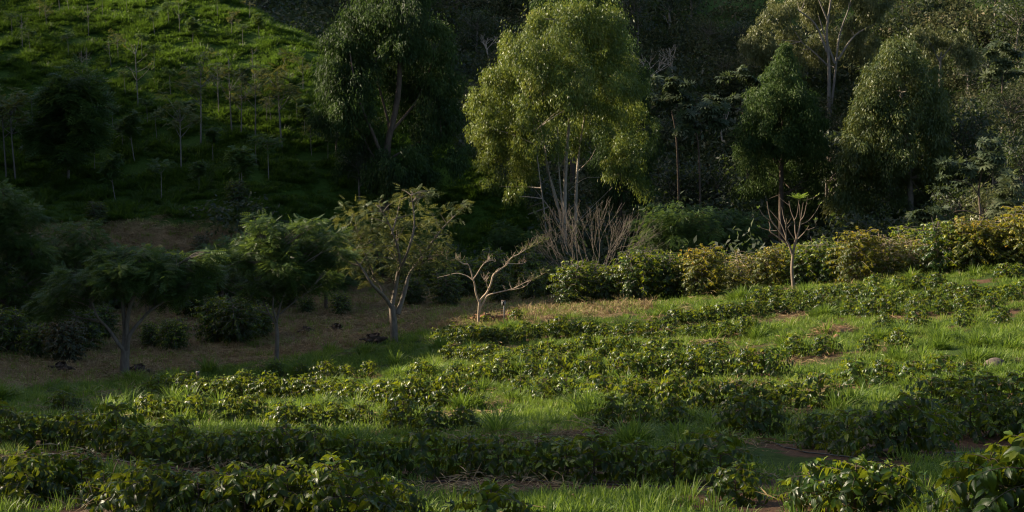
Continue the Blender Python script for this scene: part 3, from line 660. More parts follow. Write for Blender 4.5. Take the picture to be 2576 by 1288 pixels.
for u, D, l, lab in [(1590, 152, 2.6, 'left of two bleached leafless trees high behind the central eucalyptus'), (1640, 154, 2.5, 'right of two bleached leafless trees high behind the central eucalyptus'), (1692, 158, 2.3, 'bleached leafless tree right of the bleached pair, upper slope'), (1815, 140, 2.4, 'leaning pale dead trunk on the scrub slope left of the pale eucalyptus'), (1228, 172, 1.8, 'grey leafless tree in the dark scrub between the two big eucalyptus')]:
    base = foot(u, D); g = Geo()
    tube(g, bend([base - (0, 0, .2), base + (.1, 0, l * .8), base + (-.15, 0, l * 1.6)], 4), np.linspace(.13, .09, 9), 6)
    for _ in range(4): fork(g, base + (-.15, 0, l * 1.6), unit(np.array((RNG.normal() * .5, RNG.normal() * .4, .9))), l * .42, .06, 3, .008, .4)
    tg = thing('dead_tree', lab, 'tree', base, group='bleached dead trees on the far slope')
    part('trunk', g.mesh('dead_tree_trunk', M['bark_pale'], base, True), tg)

# ------------------------------------------------------------------ generic plants, shared meshes
def coffee_frames(h, w, nb, pairs, rng):
    """leaf positions, axes and lengths of a coffee plant plus its twigs"""
    P, A, N, L, VR, TW_ = [], [], [], [], [], []
    for b in range(nb):
        t = (b + .5) / nb; z0 = h * (.10 + .82 * t); az = b * 2.4 + rng.uniform(-.4, .4)
        prof = (math.sin(math.pi * min(1, .18 + .80 * t)) ** .6) if t < .9 else .45
        ln = w * .5 * prof * rng.uniform(.8, 1.15); o = np.array((math.cos(az), math.sin(az), 0))
        rise = rng.uniform(.05, .30) + .35 * t; s = np.linspace(0, 1, 6)[:, None]
        path = np.array((0, 0, z0)) + o * ln * s + np.array((0, 0, 1.)) * ln * (rise * s - .38 * s * s)
        TW_.append(path); npr = max(2, int(round(pairs * ln / (w * .5))))
        for k in range(npr):
            f = .25 + .75 * (k + 1) / npr; q = np.array([np.interp(f, s[:, 0], path[:, j]) for j in range(3)])
            sd = np.array((-o[1], o[0], 0))
            for sg in (-1, 1):
                a = sd * sg * rng.uniform(.7, 1.1) + o * rng.uniform(.15, .8) + np.array((0, 0, -rng.uniform(.35, 1.7) * (1.1 - .5 * t)))
                P.append(q); A.append(a); N.append(np.array((0, 0, .55)) + .4 * rng.normal(size=3) + o * .8); L.append(rng.uniform(.75, 1.2)); VR.append(np.clip(.14 + .36 * t * f + rng.normal() * .12 + (.35 if f > .9 and t > .35 and rng.random() < .5 else 0), 0, 1))  # tone rises from inner, lower leaves to upper tips, painting in the lit tops
        for _ in range(2):
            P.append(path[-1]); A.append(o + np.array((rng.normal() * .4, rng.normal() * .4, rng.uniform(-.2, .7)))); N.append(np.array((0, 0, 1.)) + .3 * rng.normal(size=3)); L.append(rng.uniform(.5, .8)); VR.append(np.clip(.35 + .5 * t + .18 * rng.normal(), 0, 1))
    for _ in range(8):
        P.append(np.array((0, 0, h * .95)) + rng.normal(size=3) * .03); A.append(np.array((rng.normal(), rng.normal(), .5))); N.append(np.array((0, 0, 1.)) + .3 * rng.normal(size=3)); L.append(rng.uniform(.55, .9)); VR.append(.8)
    return np.array(P), np.array(A), np.array(N), np.array(L), np.array(VR), TW_
CL, CLQ = coffee_leaf_template(4, .02, .3)
def stem_geo(h, tw, r=.014):
    g = Geo(); tube(g, bend([(0, 0, -.06), (.01, .008, h * .5), (0, 0, h * .97)], 4), np.linspace(r, r * .4, 9), 6)
    for p in tw: tube(g, p, np.linspace(r * .38, r * .12, len(p)), 4)
    return g
LOW = []
for k in range(7):
    rng = np.random.default_rng(100 + k)
    P, A, N, L, VR, tw = coffee_frames(.66 * rng.uniform(.9, 1.1), .92 * rng.uniform(.9, 1.12), 32, 6, rng)
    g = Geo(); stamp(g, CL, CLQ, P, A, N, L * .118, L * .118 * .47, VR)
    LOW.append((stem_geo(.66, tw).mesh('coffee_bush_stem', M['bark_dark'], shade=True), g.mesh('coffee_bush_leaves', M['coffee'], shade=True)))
def shrub_mesh(seed, leaf, h=2.2, w=1.9, nb=95, L=.15, bare=0.0, bark='bark_grey', stems=4):
    rng = np.random.default_rng(seed); g = Geo(); s = Geo()
    for q in range(stems):
        a = q * 6.28 / stems + rng.uniform(0, 1); r = .12 * w
        top = np.array((math.cos(a) * w * .26, math.sin(a) * w * .26, h * rng.uniform(.8, .97)))
        tube(s, bend([(math.cos(a) * .06, math.sin(a) * .06, -.1), (math.cos(a) * r, math.sin(a) * r, h * .4), top], 4), np.linspace(.032, .010, 9), 6)
        P, A, N, Ls, VR, tw = coffee_frames(h * rng.uniform(.86, 1.0), w * .86, nb // stems * 2, 7, rng)
        sh = np.outer(np.clip(P[:, 2] / h, 0, 1), top[:2] * .9); P[:, :2] += sh
        keep = rng.random(len(P)) > bare
        if bare > 0: keep |= P[:, 2] < h * .45
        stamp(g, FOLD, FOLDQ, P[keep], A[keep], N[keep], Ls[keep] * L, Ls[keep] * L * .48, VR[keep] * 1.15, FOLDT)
        for p in tw:
            p = p.copy(); p[:, :2] += np.outer(np.clip(p[:, 2] / h, 0, 1), top[:2] * .9)
            tube(s, p, np.linspace(.010, .004, len(p)), 4)
    return s.mesh('coffee_shrub_stems', M[bark], shade=True), g.mesh('coffee_shrub_leaves', M[leaf])
SHRUB = {'green': [shrub_mesh(200 + k, 'coffee') for k in range(3)], 'gold': [shrub_mesh(220 + k, 'coffee_gold') for k in range(3)],
         'bare': [shrub_mesh(240 + k, 'coffee_gold', nb=80, bare=.62, bark='bark_tan') for k in range(2)], 'red': [shrub_mesh(260, 'coffee_red')]}
def put(name, label, cat, me2, base, rz, sc, group, names=('stem', 'foliage')):
    t = thing(name, label, cat, base, rz, sc, group)
    part(names[0], me2[0], t); part(names[1], me2[1], t, 'stuff')
    return t
BUSHES = []     # places kept clear of tall grass

# ---- low coffee bushes in rows (plate foot positions)
def along(line, sp):
    """foot points along a row traced on the plate, one every sp metres"""
    G = np.array([ground(u, v) for u, v in line]); s = np.r_[0, np.cumsum(np.linalg.norm(np.diff(G[:, :2], axis=0), axis=1))]
    out = []; d = sp * .3
    while d < s[-1]:
        dd = d + random.uniform(-.12, .12) * sp
        x, y = np.interp(dd, s, G[:, 0]), np.interp(dd, s, G[:, 1]) + random.uniform(-.12, .12); out.append((x, y)); d += sp * random.uniform(.85, 1.2)
    return out
ROWS = [
 ('long dark second row above the bottom edge', along([(-40, 1116), (150, 1128), (350, 1160), (600, 1180), (820, 1193), (1050, 1202), (1300, 1207), (1560, 1216), (1760, 1220), (1870, 1216)], .56), .95),
 ('nearest row at lower left, between its glossy bushes', [(65, 1262), (265, 1278), (385, 1312), (500, 1314), (615, 1312), (725, 1314), (845, 1318), (990, 1330)], .86),
 ('broken row just above the long dark row', [(160, 1040), (370, 1062), (430, 1066), (490, 1064), (575, 1062), (632, 1062), (720, 1072), (785, 1072), (850, 1075), (905, 1075), (1015, 1085), (1090, 1090), (1165, 1088), (1540, 1078), (1610, 1080), (1690, 1078)], .92),
 ('patch right of the long dark row', [(1870, 1098), (1935, 1100), (2050, 1130), (2130, 1142), (2210, 1148), (2285, 1142), (2350, 1128)], 1.06),
 ('group against the right edge, below the stone', [(2340, 1035), (2410, 1038), (2480, 1038), (2555, 1032), (2440, 1100), (2520, 1098), (2580, 1110)], 1.05),
 ('sunlit unbroken row at left mid-field', along([(395, 998), (500, 1008), (650, 1011), (850, 1016), (1000, 1023), (1185, 1029)], .55), 1.08),
 ('mid-field row in line with the sunlit left one', [(1310, 998), (1370, 1006), (1425, 1008), (1520, 1016), (1590, 1018), (1640, 1016), (1700, 1032), (1775, 1036), (1850, 1036), (1920, 1036), (1990, 1034), (2060, 1030)], 1.08),
 ('row at right left of the round stone', [(2150, 968), (2220, 972), (2295, 972), (2365, 968), (2430, 968)], 1.05),
 ('shaded row behind the tall grass stalks', [(690, 952), (760, 955), (820, 958), (872, 955), (930, 950)], .9),
 ('short sunlit row below the bare pale tree', [(1060, 962), (1150, 965), (1210, 968), (1262, 965), (1335, 962), (1405, 964), (1480, 965)], 1.1),
 ('row at mid-field left of the straw heap', along([(1560, 962), (1650, 956), (1750, 955), (1860, 948), (1950, 945)], .65), 1.08),
 ('sunny row crossing mid-field under the hedge', along([(1130, 905), (1300, 915), (1420, 905), (1560, 900), (1700, 905), (1850, 896)], .62), 1.0),
 ('upper field row below the golden shrubs', along([(1110, 862), (1260, 868), (1450, 848), (1560, 852), (1680, 856), (1800, 852), (1900, 842)], .66), 1.0),
 ('topmost row ending at the rosy bare tree', along([(1690, 822), (1800, 812), (1900, 796), (2010, 788), (2120, 786)], .62), 1.1),
 ('row right of the rosy bare tree', along([(1900, 770), (2010, 762), (2120, 760), (2230, 770), (2360, 775)], .62), 1.08),
 ('top right corner of the field by the hedge', [(2205, 736), (2260, 734), (2310, 730), (2355, 736), (2395, 756), (2440, 758), (2495, 752), (2540, 755), (2575, 748), (2530, 705), (2565, 700)], 1.1),
 ('close row just below the sunny one', along([(1215, 938), (1350, 936), (1500, 932), (1650, 930), (1800, 926), (1930, 922)], .72), .86),
 ('faint row under the straw heap', along([(1960, 905), (2060, 895), (2160, 890), (2270, 880)], 1.1), .85),
 ('faint row right of the straw heap', along([(2200, 832), (2320, 825), (2440, 822), (2560, 815)], 1.25), .9),
 ('high right row below the corner group', along([(2130, 795), (2250, 795), (2400, 790), (2570, 782)], .85), 1.0),
 ('grassy pair beside the wooden post', [(1300, 812), (1222, 816)], .8),
]
NEAR = [(40, 1245, .84), (120, 1248, .88), (205, 1240, .86), (325, 1306, .85), (440, 1303, .82), (560, 1306, .86), (670, 1303, .82), (780, 1308, .86), (905, 1345, .95), (1235, 1378, .92), (2060, 1292, .88), (2150, 1298, .92), (2235, 1292, .86), (2485, 1322, 1.12), (2600, 1330, 1.38), (1850, 1268, .75)]
GB = 'low coffee bushes planted in rows across the field'
for rname, pts, s in ROWS:
    w = [ground(*p)[:2] if (p[0] > 60 and p[1] > 300) else p for p in pts]
    w = sorted(w, key=lambda p: p[0] / p[1])
    for k, (x, y) in enumerate(w):
        z = float(height(x, y)); sc = s * random.uniform(.85, 1.15)
        put('coffee_bush', 'coffee bush, %s from left in the %s' % (ordinal(k + 1), rname), 'coffee bush', LOW[random.randrange(7)], (x, y, z - .02), random.uniform(0, 6.28), (sc, sc, sc * random.uniform(.88, 1.12)), GB)
        BUSHES.append((x, y, .38 * sc))
# nearest bushes: every leaf its own piece
LT = [new_mesh('coffee_leaf', *coffee_leaf_template(6, w_, c_), M['coffee'], var=None, shade=True) for w_, c_ in ((.02, .25), (.04, .4), (.03, .15), (.05, .55))]
LEAFV = []
for me in LT:
    row = []
    for vv in (.25, .42, .6, .88):
        m2 = me.copy(); a = m2.attributes.new('var', 'FLOAT', 'POINT'); a.data.foreach_set('value', np.full(len(m2.vertices), vv, np.float32)); row.append(m2)
    LEAFV.append(row)
NL = ['glossy coffee bush at lower left, %s from the left edge' % ordinal(k) for k in range(1, 9)] + ['sunlit coffee bush cut by the bottom edge, left of centre', 'yellow tipped coffee bush top poking up at bottom centre', 'coffee bush at lower right, left of the brightest one, first of three', 'coffee bush at lower right, middle one of three near the bottom edge', 'coffee bush at lower right, last of three before the brightest one', 'large bright glossy coffee bush in the lower right corner', 'tallest bright coffee bush cut by the right edge, lower right corner', 'small weak coffee bush by the hose at lower right']
for k, (u, v, s) in enumerate(NEAR):
    b = ground(u, v); rng = np.random.default_rng(300 + k)
    P, A, N, L, VR, tw = coffee_frames(.66, .90, 32, 6, rng)
    rz = rng.uniform(0, 6.28); tocam = np.array((-math.sin(rz), -math.cos(rz), .5))
    rank = np.argsort(-(P @ tocam) + rng.normal(0, .05, len(P))); sel, rest = rank[:260], rank[260:]
    t = thing('coffee_bush', NL[k], 'coffee bush', b - np.array((0, 0, .02)), rz, s * .98, GB)
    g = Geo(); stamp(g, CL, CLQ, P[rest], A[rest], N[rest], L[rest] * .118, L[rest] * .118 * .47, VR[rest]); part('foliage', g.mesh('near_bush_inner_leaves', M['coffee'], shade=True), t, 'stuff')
    part('stem', stem_geo(.66, tw).mesh('near_bush_stem', M['bark_dark'], shade=True), t)
    A = unit(A); N = unit(N - (N * A).sum(-1, keepdims=True) * A); S = np.cross(A, N)
    for i in sel:
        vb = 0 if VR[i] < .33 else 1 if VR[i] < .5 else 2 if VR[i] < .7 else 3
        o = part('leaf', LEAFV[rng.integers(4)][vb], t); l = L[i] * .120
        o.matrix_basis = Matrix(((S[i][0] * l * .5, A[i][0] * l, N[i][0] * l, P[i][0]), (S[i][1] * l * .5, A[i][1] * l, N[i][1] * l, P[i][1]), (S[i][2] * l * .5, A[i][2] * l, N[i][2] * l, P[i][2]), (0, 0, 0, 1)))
    BUSHES.append((b[0], b[1], .38 * s))

# ---- grown coffee shrubs: hedge on the right and scattered in the valley (u, foot v or distance, height m, kind, label)
HEDGE = [(1440, 65, 2.0, 'green', 'dark green tall shrub at the left end of the coffee hedge'), (1520, 65, 1.7, 'green', 'green hedge shrub, second from the hedge\'s left end'), (1605, 64.5, 2.35, 'green', 'tall leafy green hedge shrub, third from the hedge\'s left end'),
 (1690, 64.5, 2.0, 'green', 'green hedge shrub left of the first golden one'), (1765, 63.5, 2.3, 'gold', 'large golden leaved hedge shrub, first golden one from the left'), (1850, 62.5, 1.3, 'gold', 'low golden hedge shrub in front, left of the rosy bare tree'),
 (1872, 66, 1.9, 'bare', 'half bare yellowing hedge shrub left of the rosy bare tree'), (1935, 65.5, 2.0, 'gold', 'golden hedge shrub just left of the rosy bare tree'), (2030, 65, 2.0, 'green', 'green hedge shrub just right of the rosy bare tree'), (2085, 64.5, 1.9, 'green', 'green hedge shrub, second right of the rosy bare tree'),
 (2155, 63, 2.35, 'gold', 'big round golden hedge shrub right of the rosy bare tree'), (2235, 63.5, 2.0, 'bare', 'half bare twiggy hedge shrub between golden and green ones'), (2300, 63, 1.8, 'bare', 'low twiggy hedge shrub left of the dark green one'), (2370, 62, 2.3, 'green', 'dark green full hedge shrub near the right end'),
 (2440, 61.5, 2.25, 'gold', 'golden hedge shrub right of the dark green one'), (2505, 61.5, 2.0, 'gold', 'golden hedge shrub, second from the right edge'), (2575, 61, 2.4, 'gold', 'golden hedge shrub cut by the right edge'), (2535, 65.5, 2.3, 'bare', 'twiggy pale hedge shrub behind the golden ones at right edge'),
 (1650, 69, 2.2, 'green', 'dark shrub behind the green left part of the hedge'), (1800, 69, 2.2, 'green', 'dark shrub behind the first golden hedge shrub'), (1990, 69.5, 2.3, 'green', 'dark shrub behind the rosy bare tree\'s trunk'), (2070, 69, 2.4, 'green', 'rounded green shrub behind the hedge, right of the rosy bare tree'),
 (1480, 70, 2.0, 'green', 'dark shrub behind the hedge\'s left end under the bare shrub'), (2290, 67.5, 2.4, 'green', 'green shrub behind the twiggy hedge shrubs'), (2640, 60, 2.4, 'gold', 'golden hedge shrub just past the right edge')]
VALLEY = [(1120, 68, 1.9, 'green', 'round dark coffee shrub right of the big forked feathery tree'), (1040, 69, 1.6, 'green', 'narrow dark coffee shrub right behind the big forked trunk'), (1258, 69, 1.7, 'green', 'dark coffee shrub directly behind the small pale bare tree'), (1335, 70, 1.8, 'green', 'dark coffee shrub behind the wooden post'), (1385, 73, 2.0, 'green', 'shaded shrub between post and coffee hedge, at the back'),
 (858, 66, 1.2, 'green', 'low round dark coffee shrub left of the forked feathery tree'), (770, 66.5, 1.0, 'green', 'small coffee shrub above a stump on the dry ground'), (600, 58, 2.2, 'green', 'big round black-green shrub between two feathery trees'), (545, 59, 2.2, 'green', 'dark shrub left of the big round black-green one'), (655, 60, 1.6, 'green', 'dark shrub right of the big round black-green one'),
 (382, 57.5, 1.2, 'green', 'thin small coffee shrub right of the twin trunk'), (436, 56.5, 1.5, 'green', 'taller thin coffee shrub right of the twin trunk'), (95, 53, 1.5, 'green', 'coffee shrub with glossy sunlit leaves near the left edge'), (168, 52, 1.9, 'red', 'coffee shrub with reddish sunlit stem left of the twin trunk'), (25, 54, 2.0, 'green', 'dark coffee shrub at the left edge under the feathery tree'),
 (210, 56, 2.0, 'green', 'shaded shrub behind the reddish stemmed one'), (255, 60, 1.7, 'green', 'shaded shrub behind the twin trunk'), (598, 86, 1.9, 'green', 'dark round shrub standing at the top of the bank'), (370, 77, 1.6, 'green', 'dark shrub low on the bank, left one of two'), (425, 76.5, 1.7, 'green', 'dark shrub low on the bank, right one of two'), (245, 83, 1.6, 'green', 'thin dark shrub on the crest of the bank'),
 (300, 76, 1.5, 'green', 'shrub at the foot of the bank behind the flat crowned tree'), (510, 79, 1.5, 'red', 'reddish shrub on the bank right of the dark pair'), (590, 73, 1.8, 'red', 'reddish brown shrub between bank and round black-green shrub'), (690, 79, 1.9, 'green', 'dark shrub on the bank behind the slim feathery tree'), (790, 82, 1.8, 'green', 'dark shrub at the right end of the bank'),
 (860, 80, 2.0, 'red', 'brownish shrub behind the forked feathery tree, left side'), (930, 83, 1.8, 'green', 'dark shrub behind the forked feathery tree, middle'), (1060, 84, 2.0, 'green', 'dark shrub behind the forked feathery tree, right side'), (1130, 80, 1.7, 'green', 'dark shrub in the dim gap left of the pale bare tree'), (1200, 79, 2.0, 'green', 'dark shrub behind the pale bare tree\'s left limb'),
 (1290, 80, 2.1, 'green', 'dark shrub behind the pale bare tree\'s right limbs'), (1010, 78, 1.6, 'green', 'dark shrub seen between the forked limbs of the feathery tree'), (720, 69, 1.5, 'green', 'shrub behind the slim pale trunk'),
 (60, 70, 3.0, 'green', 'tall dark shrub behind the left edge tree'), (140, 66, 3.0, 'green', 'tall dark shrub left behind the flat crowned tree'), (215, 70, 3.2, 'green', 'tall dark shrub just left of the twin trunk, at the back'), (290, 69, 2.8, 'green', 'tall dark shrub seen through the twin trunk'), (430, 71, 2.8, 'green', 'tall shrub right of the twin trunk at the back'), (500, 67, 3.0, 'green', 'tall dark shrub left behind the black-green one'), (565, 68, 3.0, 'red', 'tall brownish shrub behind the black-green one'), (640, 69, 3.2, 'green', 'tall dark shrub behind the slim feathery tree, left side'), (745, 74, 3.2, 'green', 'tall dark shrub behind the slim feathery tree, right side'), (820, 75, 3.0, 'green', 'tall dark shrub between slim and forked feathery trees'),
 (890, 76, 2.8, 'green', 'tall shrub left of the forked limbs, at the back'), (960, 80, 2.6, 'green', 'tall shrub directly behind the forked limbs'), (1100, 76, 2.8, 'green', 'tall shrub behind the round dark coffee shrub'), (1170, 73, 2.4, 'green', 'shrub right behind the round dark coffee shrub'), (1240, 75, 2.8, 'green', 'tall shrub at the back left of the post'), (1320, 77, 2.8, 'green', 'tall shrub at the back right of the post'), (20, 63, 2.6, 'green', 'dark shrub in the left edge shade')]
for lst, nm, grp in ((HEDGE, 'coffee_shrub', 'grown coffee shrubs of the hedge behind the field'), (VALLEY, 'coffee_shrub', 'coffee shrubs scattered on the dry valley floor and bank')):
    for k, (u, D, h, kd, lab) in enumerate(lst):
        b = foot(u, D); sc = h / 2.2 * (1.15 if lst is HEDGE else 1); wd = sc * random.uniform(.95, 1.15)
        put(nm, lab, 'shrub', SHRUB[kd][k % len(SHRUB[kd])], b, random.uniform(0, 6.28), (wd, wd, sc), grp, ('stems', 'foliage'))
        BUSHES.append((b[0], b[1], .5))

# ---- hillside saplings: crop-1 pixels (half scale): foot u, foot v, top v, kind
def sapling(seed, kind):
    rng = np.random.default_rng(seed); s, l = Geo(), Geo()
    top = 6.0; lean = rng.normal(size=2) * .12
    tr = bend([(0, 0, -.15), (lean[0], lean[1], 2.4), (lean[0] * 1.4, lean[1] * 1.4, 4.6 if kind != 'bare' else 5.4)], 4)
    tube(s, tr, np.linspace(.06, .03, len(tr)), 6); hub = tr[-1]
    def tuft(p, n, L, ho=.0):
        az = rng.uniform(0, 6.28, n); A = np.stack([np.cos(az), np.sin(az), rng.uniform(-.75, .8, n)], -1)
        stamp(l, FRS, FRSQ, np.tile(p, (n, 1)) + rng.normal(size=(n, 3)) * .2, A, np.tile((0, 0, 1.), (n, 1)) + .25 * rng.normal(size=(n, 3)), L * rng.uniform(.7, 1.2, n), None, np.clip(rng.normal(.5 + ho, .2, n), 0, 1))
    nb = {'umbrella': 9, 'dense': 16, 'open': 11, 'bare': 9}[kind]
    for b in range(nb):
        t = rng.uniform(.55, 1) if kind in ('open', 'bare') else rng.uniform(.8, 1) if kind == 'umbrella' else rng.uniform(.6, 1)
        p = tr[int(t * (len(tr) - 1))]; az = b * 2.4 + rng.uniform(-.5, .5); e = rng.uniform(.4, 1.1) if kind != 'umbrella' else rng.uniform(.15, .8)
        ln = rng.uniform(.7, 1.5) * (1.25 if kind in ('open', 'bare') else 1)
        q = p + np.array((math.cos(az) * math.cos(e), math.sin(az) * math.cos(e), math.sin(e))) * ln
        tube(s, bend([p, (p + q) / 2 + (0, 0, -.06), q], 3), np.linspace(.03, .010, 7), 4)
        if kind == 'bare':
            for _ in range(2): tube(s, np.stack([q, q + rng.normal(size=3) * .25 + (0, 0, .35)]), (.010, .005), 4)
            if rng.random() < .4: tuft(q, 4, .4, .2)
        else: tuft(q, {'umbrella': 18, 'dense': 22, 'open': 16}[kind], {'umbrella': .62, 'dense': .68, 'open': .5}[kind], .25 if kind == 'open' else -.05)
        if kind == 'dense': tuft((p + q) / 2, 9, .6, -.1)
    if kind != 'bare': tuft(hub, 14, .6)
    return s.mesh('sapling_trunk', M['bark_sapling'], shade=True), l.mesh('sapling_crown', M['feather_gold'] if kind in ('open', 'bare') else M['feather'])
SAP = {k: [sapling(400 + i * 7 + j, k) for j in range(3)] for i, k in enumerate(('umbrella', 'dense', 'open', 'bare'))}
SAPL = [(585, 1030, 750, 'dense'), (812, 1020, 765, 'umbrella'), (1222, 1020, 700, 'dense'), (1352, 912, 640, 'umbrella'), (1072, 822, 615, 'dense'), (678, 817, 540, 'dense'), (912, 862, 440, 'open'), (1010, 727, 240, 'open'), (1103, 592, 300, 'bare'), (1167, 672, 260, 'bare'), (1213, 687, 370, 'open'), (1285, 692, 320, 'bare'), (1420, 767, 240, 'open'), (697, 547, 200, 'bare'),
 (632, 492, 330, 'umbrella'), (775, 362, 240, 'umbrella'), (745, 642, 520, 'umbrella'), (790, 707, 610, 'umbrella'), (962, 657, 560, 'dense'), (1343, 632, 480, 'open'), (1366, 632, 470, 'bare'), (1533, 677, 560, 'dense'), (1497, 627, 470, 'umbrella'), (1235, 517, 310, 'dense'), (858, 482, 340, 'umbrella'), (560, 337, 180, 'bare'), (595, 302, 150, 'open'), (437, 387, 240, 'bare'), (347, 302, 200, 'umbrella'),
 (418, 402, 300, 'bare'), (530, 602, 480, 'dense'), (570, 672, 510, 'umbrella'), (446, 182, 10, 'bare'), (235, 152, 20, 'open'), (197, 107, -20, 'umbrella'), (112, 242, 60, 'bare'), (60, 192, 80, 'umbrella'), (158, 282, 140, 'umbrella'), (350, 77, -80, 'bare'), (515, 87, -60, 'umbrella'), (300, 52, -90, 'open'), (780, 182, 30, 'umbrella'), (850, 137, -10, 'umbrella'), (905, 172, 0, 'bare'), (968, 232, 80, 'dense'),
 (1165, 182, 70, 'open'), (1220, 247, 110, 'umbrella'), (1255, 102, 10, 'open'), (715, 302, 180, 'umbrella'), (1650, 822, 690, 'umbrella'), (1568, 782, 600, 'open'), (1290, 837, 700, 'umbrella'), (478, 877, 770, 'umbrella'), (620, 757, 640, 'dense'), (1305, 202, 80, 'dense'), (1525, 452, 250, 'open'), (1270, 402, 240, 'bare'), (165, 632, 520, 'umbrella'), (1205, 967, 860, 'umbrella'), (80, 920, 420, 'open'), (32, 890, 400, 'open'), (1000, 980, 840, 'dense'), (1095, 100, -10, 'umbrella'), (640, 60, -40, 'umbrella')]
rowsS = sorted(SAPL, key=lambda s: -s[1]); bands = [rowsS[i:i + 11] for i in range(0, len(rowsS), 11)]
BN = ['lowest band of the green hillside', 'second band up the green hillside', 'third band up the green hillside', 'fourth band up the green hillside', 'fifth band up the green hillside', 'top band of the green hillside', 'uppermost edge of the green hillside']
KW = {'umbrella': 'thin tufted sapling', 'dense': 'dark leafy sapling', 'open': 'sparse yellowish sapling', 'bare': 'thin leafless sapling'}
for bi, band in enumerate(bands):
    for k, (u, v, vt, kd) in enumerate(sorted(band)):
        b = ground(u / 2, v / 2, 80, 150); h = (v - vt) / 2 * b[1] / FV
        put('hillside_sapling', '%s, %s from left in the %s' % (KW[kd], ordinal(k + 1), BN[bi]), 'tree', random.choice(SAP[kd]), b, random.uniform(0, 6.28), max(.4, h / 6.0), 'saplings planted on the green hillside', ('trunk', 'crown'))
# larger dark trees on the hillside and at its foot
feather_tree('large dark ferny tree on the lower left of the green hillside', 90, 172,
 [(['base', (172, 440), (172, 330), (175, 240)], .12, .04), ([(172, 380), (130, 330), (110, 300)], .05, .02), ([(172, 370), (220, 310), (245, 280)], .05, .02)],
 [(180, 200, 45, 38), (150, 250, 55, 50), (215, 250, 50, 50, .5), (180, 310, 70, 45), (120, 320, 45, 45, .5), (225, 330, 40, 45), (165, 385, 45, 30, -.5), (100, 350, 40, 40)], 13, 'feather', 'bark_sapling', L=.75, k_sub=9, hue=-.12, name='ferny_tree')

# ------------------------------------------------------------------ cecropias, bananas, round broadleaf trees, scrub
def palmate_tree(label, D, u, paths, tips, L=.75, n=10, bark='bark_dark', group='umbrella-leaved trees in the valley', hue=0.):
    base = foot(u, D); uu, vv = project(*base); s, l = Geo(), Geo()
    for pts, ra, rb in paths:
        pts = [(float(uu), float(vv) + 6) if p == 'base' else p for p in pts]; limb(s, pts, D, ra, rb, 7, .1)
    for (tu, tv, off) in tips:
        c = at(tu, tv, D + off); az = RNG.uniform(0, 6.28, n)
        A = np.stack([np.cos(az), np.sin(az), RNG.uniform(-.3, .6, n)], -1); P = c + unit(A) * RNG.uniform(.2, .7, (n, 1)) * L
        for p in P: tube(s, np.stack([c, p]), (.014, .008), 4)
        stamp(l, PALM, PALMQ, P, A * (1, 1, .2), np.tile((0, 0, 1.), (n, 1)) + .65 * RNG.normal(size=(n, 3)), L * RNG.uniform(.5, .95, n), None, np.clip(RNG.normal(.45 + hue, .22, n), 0, 1))
    t = thing('umbrella_leaf_tree', label, 'tree', base, group=group)
    part('trunk', s.mesh('umbrella_tree_trunk', M[bark], base, True), t); part('crown', l.mesh('umbrella_tree_crown', M['cecropia'], base), t, 'stuff')
def jitter_tips(cu, cv, ru, rv, n): return [(cu + ru * random.uniform(-1, 1), cv + rv * 1.5 * random.uniform(-1, 1), random.uniform(-1, 1) * ru * .02) for _ in range(n)]
palmate_tree('umbrella crowned dark tree with thin trunk left of the banana plants', 112, 1712, [(['base', (1705, 420), (1700, 330), (1690, 280)], .10, .06), ([(1700, 330), (1730, 300), (1760, 280)], .05, .02)], jitter_tips(1690, 235, 48, 26, 12))
palmate_tree('umbrella crowned dark tree with thin straight trunk above the banana plants', 108, 1764, [(['base', (1760, 420), (1752, 340), (1748, 310)], .09, .05), ([(1750, 325), (1720, 305), (1700, 300)], .04, .02), ([(1750, 325), (1780, 300), (1810, 300)], .04, .02)], jitter_tips(1755, 300, 60, 22, 16))
palmate_tree('umbrella leaved tree with curved limbs left of the dark conical eucalyptus', 118, 1880, [(['base', (1880, 420), (1870, 300), (1860, 240)], .09, .05), ([(1865, 260), (1880, 235), (1884, 205)], .04, .02), ([(1868, 280), (1830, 265), (1800, 250)], .04, .02)], jitter_tips(1875, 200, 48, 16, 9) + jitter_tips(1815, 258, 40, 14, 7))
palmate_tree('bare limbed umbrella leaved tree on the upper right slope', 128, 2520, [(['base', (2522, 230), (2520, 170)], .10, .06), ([(2521, 190), (2490, 170), (2470, 160)], .05, .02), ([(2521, 190), (2550, 165), (2570, 150)], .05, .02)], jitter_tips(2530, 150, 45, 28, 14), hue=.25)
palmate_tree('umbrella leaved tree with curved pale limbs above the right hedge', 88, 2470, [(['base', (2468, 560), (2465, 480), (2470, 430)], .09, .05), ([(2466, 500), (2440, 465), (2400, 450)], .04, .02), ([(2466, 540), (2420, 530), (2370, 545)], .04, .02), ([(2468, 470), (2500, 430), (2510, 400)], .04, .02)], jitter_tips(2490, 400, 36, 28, 10) + jitter_tips(2400, 440, 34, 26, 7) + jitter_tips(2345, 540, 40, 18, 7), .62)
palmate_tree('sunlit umbrella leaved tree hanging over the hedge at the right edge', 70, 2590, [(['base', (2588, 560), (2580, 480), (2570, 440)], .08, .05), ([(2583, 500), (2550, 490), (2525, 500)], .03, .015), ([(2586, 540), (2560, 535), (2520, 540)], .03, .015)], jitter_tips(2555, 480, 40, 28, 10) + jitter_tips(2530, 530, 34, 20, 7), .5, hue=.3)

